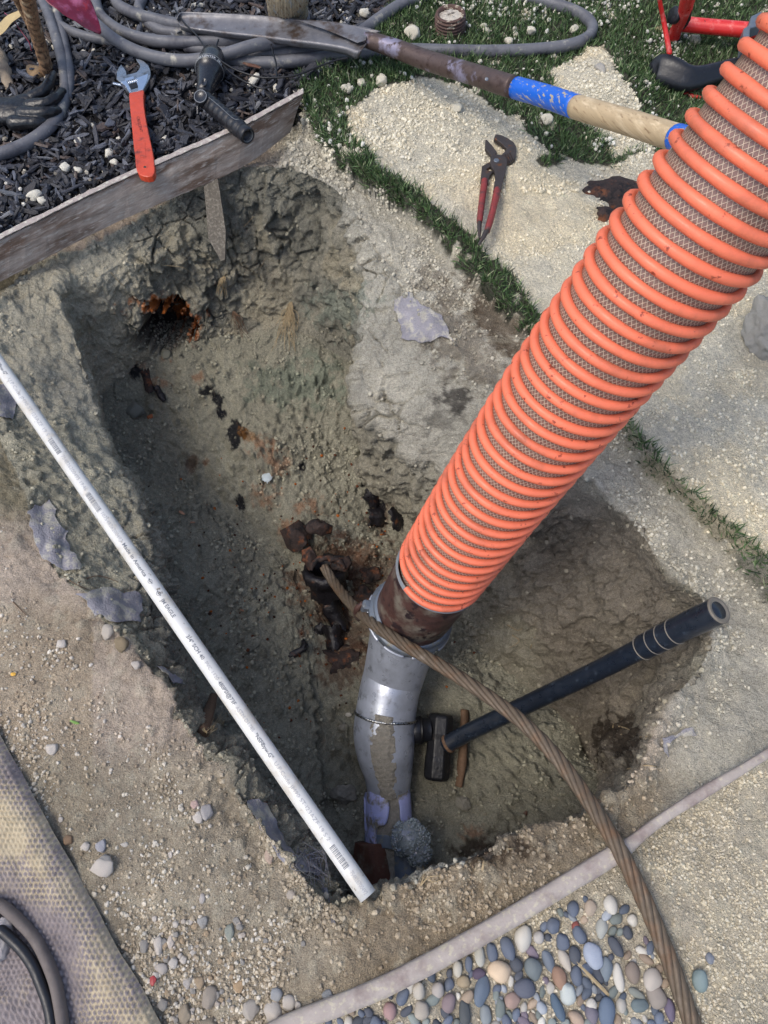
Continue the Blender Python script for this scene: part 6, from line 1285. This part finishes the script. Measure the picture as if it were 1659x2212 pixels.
# the beach pebbles: (x, y, w, h, colour, turn)
BL, DB, GN, WH, TP, PU, LT = (92, 100, 114), (74, 78, 86), (120, 128, 124), (188, 184, 174), (150, 134, 116), (112, 102, 112), (140, 146, 152)
pb_ = [('blue grey pebble highest beside the edging', 1236,1963,28,32,BL,-10),('round tan pebble in the top row',1274,1961,28,32,(160,146,130),0),('angular white pebble right of the tan one',1317,1954,32,38,WH,0),('blue grey pebble below the highest pair',1194,1999,32,30,BL,20),('small red brown pebble',1242,2001,18,22,(128,72,66),-20),
 ('leaning blue pebble under the red brown one',1250,2020,30,38,BL,30),('speckled pale pebble right of the blue ones',1297,2005,28,40,(156,158,152),-20),('jagged white pebble near the edging',1128,2026,40,54,WH,-10),('small whitish round pebble beside the jagged white one',1162,2025,28,26,(168,164,158),0),('round blue pebble',1214,2034,32,34,BL,0),
 ('pale blue angular pebble',1280,2063,42,52,(150,158,172),30),('dark blue striped pebble',1328,2044,28,44,DB,30),('blue pebble left of the jagged white one',1095,2047,34,48,BL,20),('upright blue pebble further left',1062,2056,26,40,BL,10),('pale upright pebble at the left end',1035,2064,26,44,(168,166,156),0),
 ('cream oval pebble',1077,2097,56,42,(206,184,156),0),('large grey green pebble',1149,2092,42,44,(104,112,114),0),('dark blue slanted pebble left of the green one',1114,2083,36,28,DB,-30),('long grey pebble',1184,2078,26,52,(104,112,122),20),('pale oval pebble right of the long grey one',1218,2074,26,44,(176,168,156),20),('dark round blue pebble',1240,2062,30,36,DB,0),
 ('brown tan pebble in the middle',1206,2112,34,46,(142,114,96),10),('grey slate pebble wide in the middle',1131,2134,54,38,(86,90,102),0),('long blue grey pebble on the left',1040,2140,34,60,(96,108,122),-20),('white pebble under the tan brown one',1224,2145,38,44,(176,182,178),0),('blue pebble right of the tan brown one',1243,2108,30,40,BL,0),('dark navy pebble right of centre',1288,2106,30,36,DB,10),('grey long pebble right of centre',1306,2092,32,48,(110,120,128),-10),
 ('tall white pebble on the right',1334,2112,26,56,WH,5),('brown grey round pebble on the right',1364,2100,34,42,(126,114,104),0),('angular pale pebble beside the rope',1407,2116,42,46,(172,164,154),-20),('grey brown pebble beside the rope lower',1414,2150,44,48,(136,128,120),20),('pinkish grey oval pebble',1106,2160,36,30,(150,128,118),0),('purple pebble on the left',1034,2103,30,22,(82,72,88),0),
 ('round pale pebble at left of the cluster',945,2138,32,32,(160,154,148),0),('pale pebble further left',904,2140,30,36,(170,164,152),0),('blue pebble left under the edging',869,2152,28,38,BL,-30),('pink pebble at the left end',842,2182,34,34,(152,124,122),0),('beige round pebble left bottom',910,2180,36,36,(160,152,140),0),('purple tan pebble left bottom',968,2166,34,40,(126,112,114),-20),
 ('dark grey upright pebble',1003,2186,28,48,(76,80,82),0),('light grey upright pebble',1048,2190,28,40,(130,136,138),0),('slanted blue green pebble bottom',1203,2176,26,56,(80,96,112),25),('white chip pebble bottom middle',1276,2170,26,26,WH,0),('grey purple round pebble bottom',1276,2190,32,34,(110,106,116),0),('large blue pebble bottom right',1308,2184,42,60,(92,106,124),-10),('purple round pebble bottom right beside the rope',1445,2180,26,44,(98,90,108),0),
 ('flat tan pebble near the bottom',1242,2198,40,24,(166,146,128),-30),('grey green flat pebble lower right',1380,2170,44,26,(100,112,114),10),('slim grey pebble right',1374,2146,44,18,(120,124,118),-30),('lone blue green pebble right of the rope',1508,2118,40,46,(120,136,136),0),('tiny blue pebble right of the lone one',1532,2070,20,22,(120,124,132),0),('yellow tan pebble among the blue ones',1000,2120,34,24,(150,136,112),0),
 ('whitish oval pebble left of centre',988,2092,24,34,(176,172,160),0),('blue grey slanted pebble left of centre',1012,2082,20,34,BL,0)]
taken = []
for lb, x, y, w_, h_, c, an in pb_:
    stone('pebble', lb + ' beside the buried edging' if len(lb.split()) < 5 else lb, 'pebble', x, y, w_ * .90, h_ * .88, c, an, .62, True, 'river pebbles beside the buried edging', sink=.18); taken.append((x, y, max(w_, h_) * .42))
zone = [(700,2200),(760,2178),(829,2150),(900,2115),(1000,2075),(1090,2035),(1150,2000),(1230,1945),(1330,1935),(1375,1990),(1410,2060),(1440,2130),(1462,2215),(1470,2290),(640,2290)]
cls = [('smooth blue grey pebble among the others beside the buried edging', BL, .26), ('dark navy pebble wedged between larger pebbles', DB, .16), ('grey green pebble among the others beside the buried edging', GN, .18), ('pale whitish pebble among the darker pebbles', WH, .14), ('tan brown pebble among the bluish pebbles', TP, .12), ('violet grey pebble among the others', PU, .08), ('light grey pebble among the others', LT, .06)]
cnt = 0
for _ in range(6000):
    x, y = random.uniform(690, 1465), random.uniform(1930, 2275)
    r = random.uniform(6, 12)
    dens = 1.0 if x > 960 else .35
    if not inpoly(np.array([x]), np.array([y]), zone)[0] or random.random() > dens: continue
    if y < 2055 and random.random() < .72: continue
    if any((x - a_) ** 2 + (y - b_) ** 2 < (r * .78 + c_) ** 2 for a_, b_, c_ in taken): continue
    lb, c, _p = random.choices(cls, [q[2] for q in cls])[0]
    o = stone('pebble', lb, 'pebble', x, y, r * 2 * random.uniform(.85, 1.1), r * 2 * random.uniform(1, 1.5), tuple(int(q * f) for q, f in zip(c, [random.choice((.9, 1.0, 1.1))] * 3)), random.uniform(-60, 60), .6, True, 'river pebbles beside the buried edging', sink=.28); o['_fill'] = 'peb'; o['_look'] = {BL: 'blue grey pebble', DB: 'dark navy pebble', GN: 'grey green pebble', WH: 'whitish pebble', TP: 'tan brown pebble', PU: 'violet grey pebble', LT: 'light grey pebble'}[c]; taken.append((x, y, r * .8)); cnt += 1
    if cnt > 190: break
for k in range(90):   # loose gravel stones in the lower left corner
    x, y = random.gauss(410, 75), random.uniform(1985, 2215)
    if x < 300 + (y - 2000) * .3 or x > 700: continue
    r = random.uniform(3.5, 8.5)
    if any((x - a_[1]) ** 2 + (y - a_[2]) ** 2 < 0 for a_ in []): continue
    cg = random.choice([W_, GR_, TN_, (182,172,160)])
    o = stone('gravel_stone', 'x', 'gravel stone', x, y, r * 2, r * 2 * random.uniform(.8, 1.2), cg, random.uniform(0, 180), .7, group='gravel stones between mat and buried edging'); o['_fill'] = 'gravel'; o['_look'] = {W_: 'whitish gravel stone', GR_: 'grey gravel stone', TN_: 'tan gravel stone'}.get(cg, 'beige gravel stone')

# every filler pebble and gravel stone is described by its look and the landmark stone next to it
def auto_label(prefix_names, kindword, marks):
    seen = {}
    for o in [o for o in bpy.data.objects if o.get('_fill') == kindword]:
        x, y = proj(np.array([list(o.location)])); x, y = x[0], y[0]; del o['_fill']
        sz = o.scale[0] * o.scale[1]; adj = 'large' if sz > 1.5e-4 else 'small' if sz < .75e-4 else 'mid sized'
        if kindword == 'gravel': adj = 'tiny' if sz < 1.1e-5 else 'small' if sz < 2.6e-5 else 'larger'
        shape = 'long' if o.scale[1] > 1.32 * o.scale[0] else 'round'
        for mk in sorted(marks, key=lambda m: (m[1] - x) ** 2 + (m[2] - y) ** 2)[:6]:
            dx, dy = x - mk[1], y - mk[2]; 
            d = ('left of' if dx < 0 else 'right of') if abs(dx) > 2 * abs(dy) else ('above' if dy < 0 else 'below') if abs(dy) > 2 * abs(dx) else ('above and ' if dy < 0 else 'below and ') + ('left of' if dx < 0 else 'right of')
            lb = '%s %s %s %s the %s' % (adj, shape, o['_look'], d, mk[0])
            if lb not in seen and len(lb.split()) <= 16: break
        seen[lb] = 1; o['label'] = lb; del o['_look']
auto_label(None, 'peb', [(lb, x, y) for lb, x, y, *_ in pb_ if len(lb.split()) <= 5])
auto_label(None, 'gravel', [('large white stone', 226, 1868), ('oval white stone', 343, 2046), ('red plastic scrap', 331, 2118), ('large grey tan stone', 452, 2158), ('tan grey stone', 402, 2192), ('greenish stone', 497, 2012), ('whitish stone', 350, 2094), ('grey round stone', 353, 2168), ('brownish stone', 432, 2120), ('large round pale stone', 544, 2178), ('yellowish buried stone', 515, 2130), ('small round white stone', 436, 1942), ('blue grey stone', 595, 2150)])
finish_things()
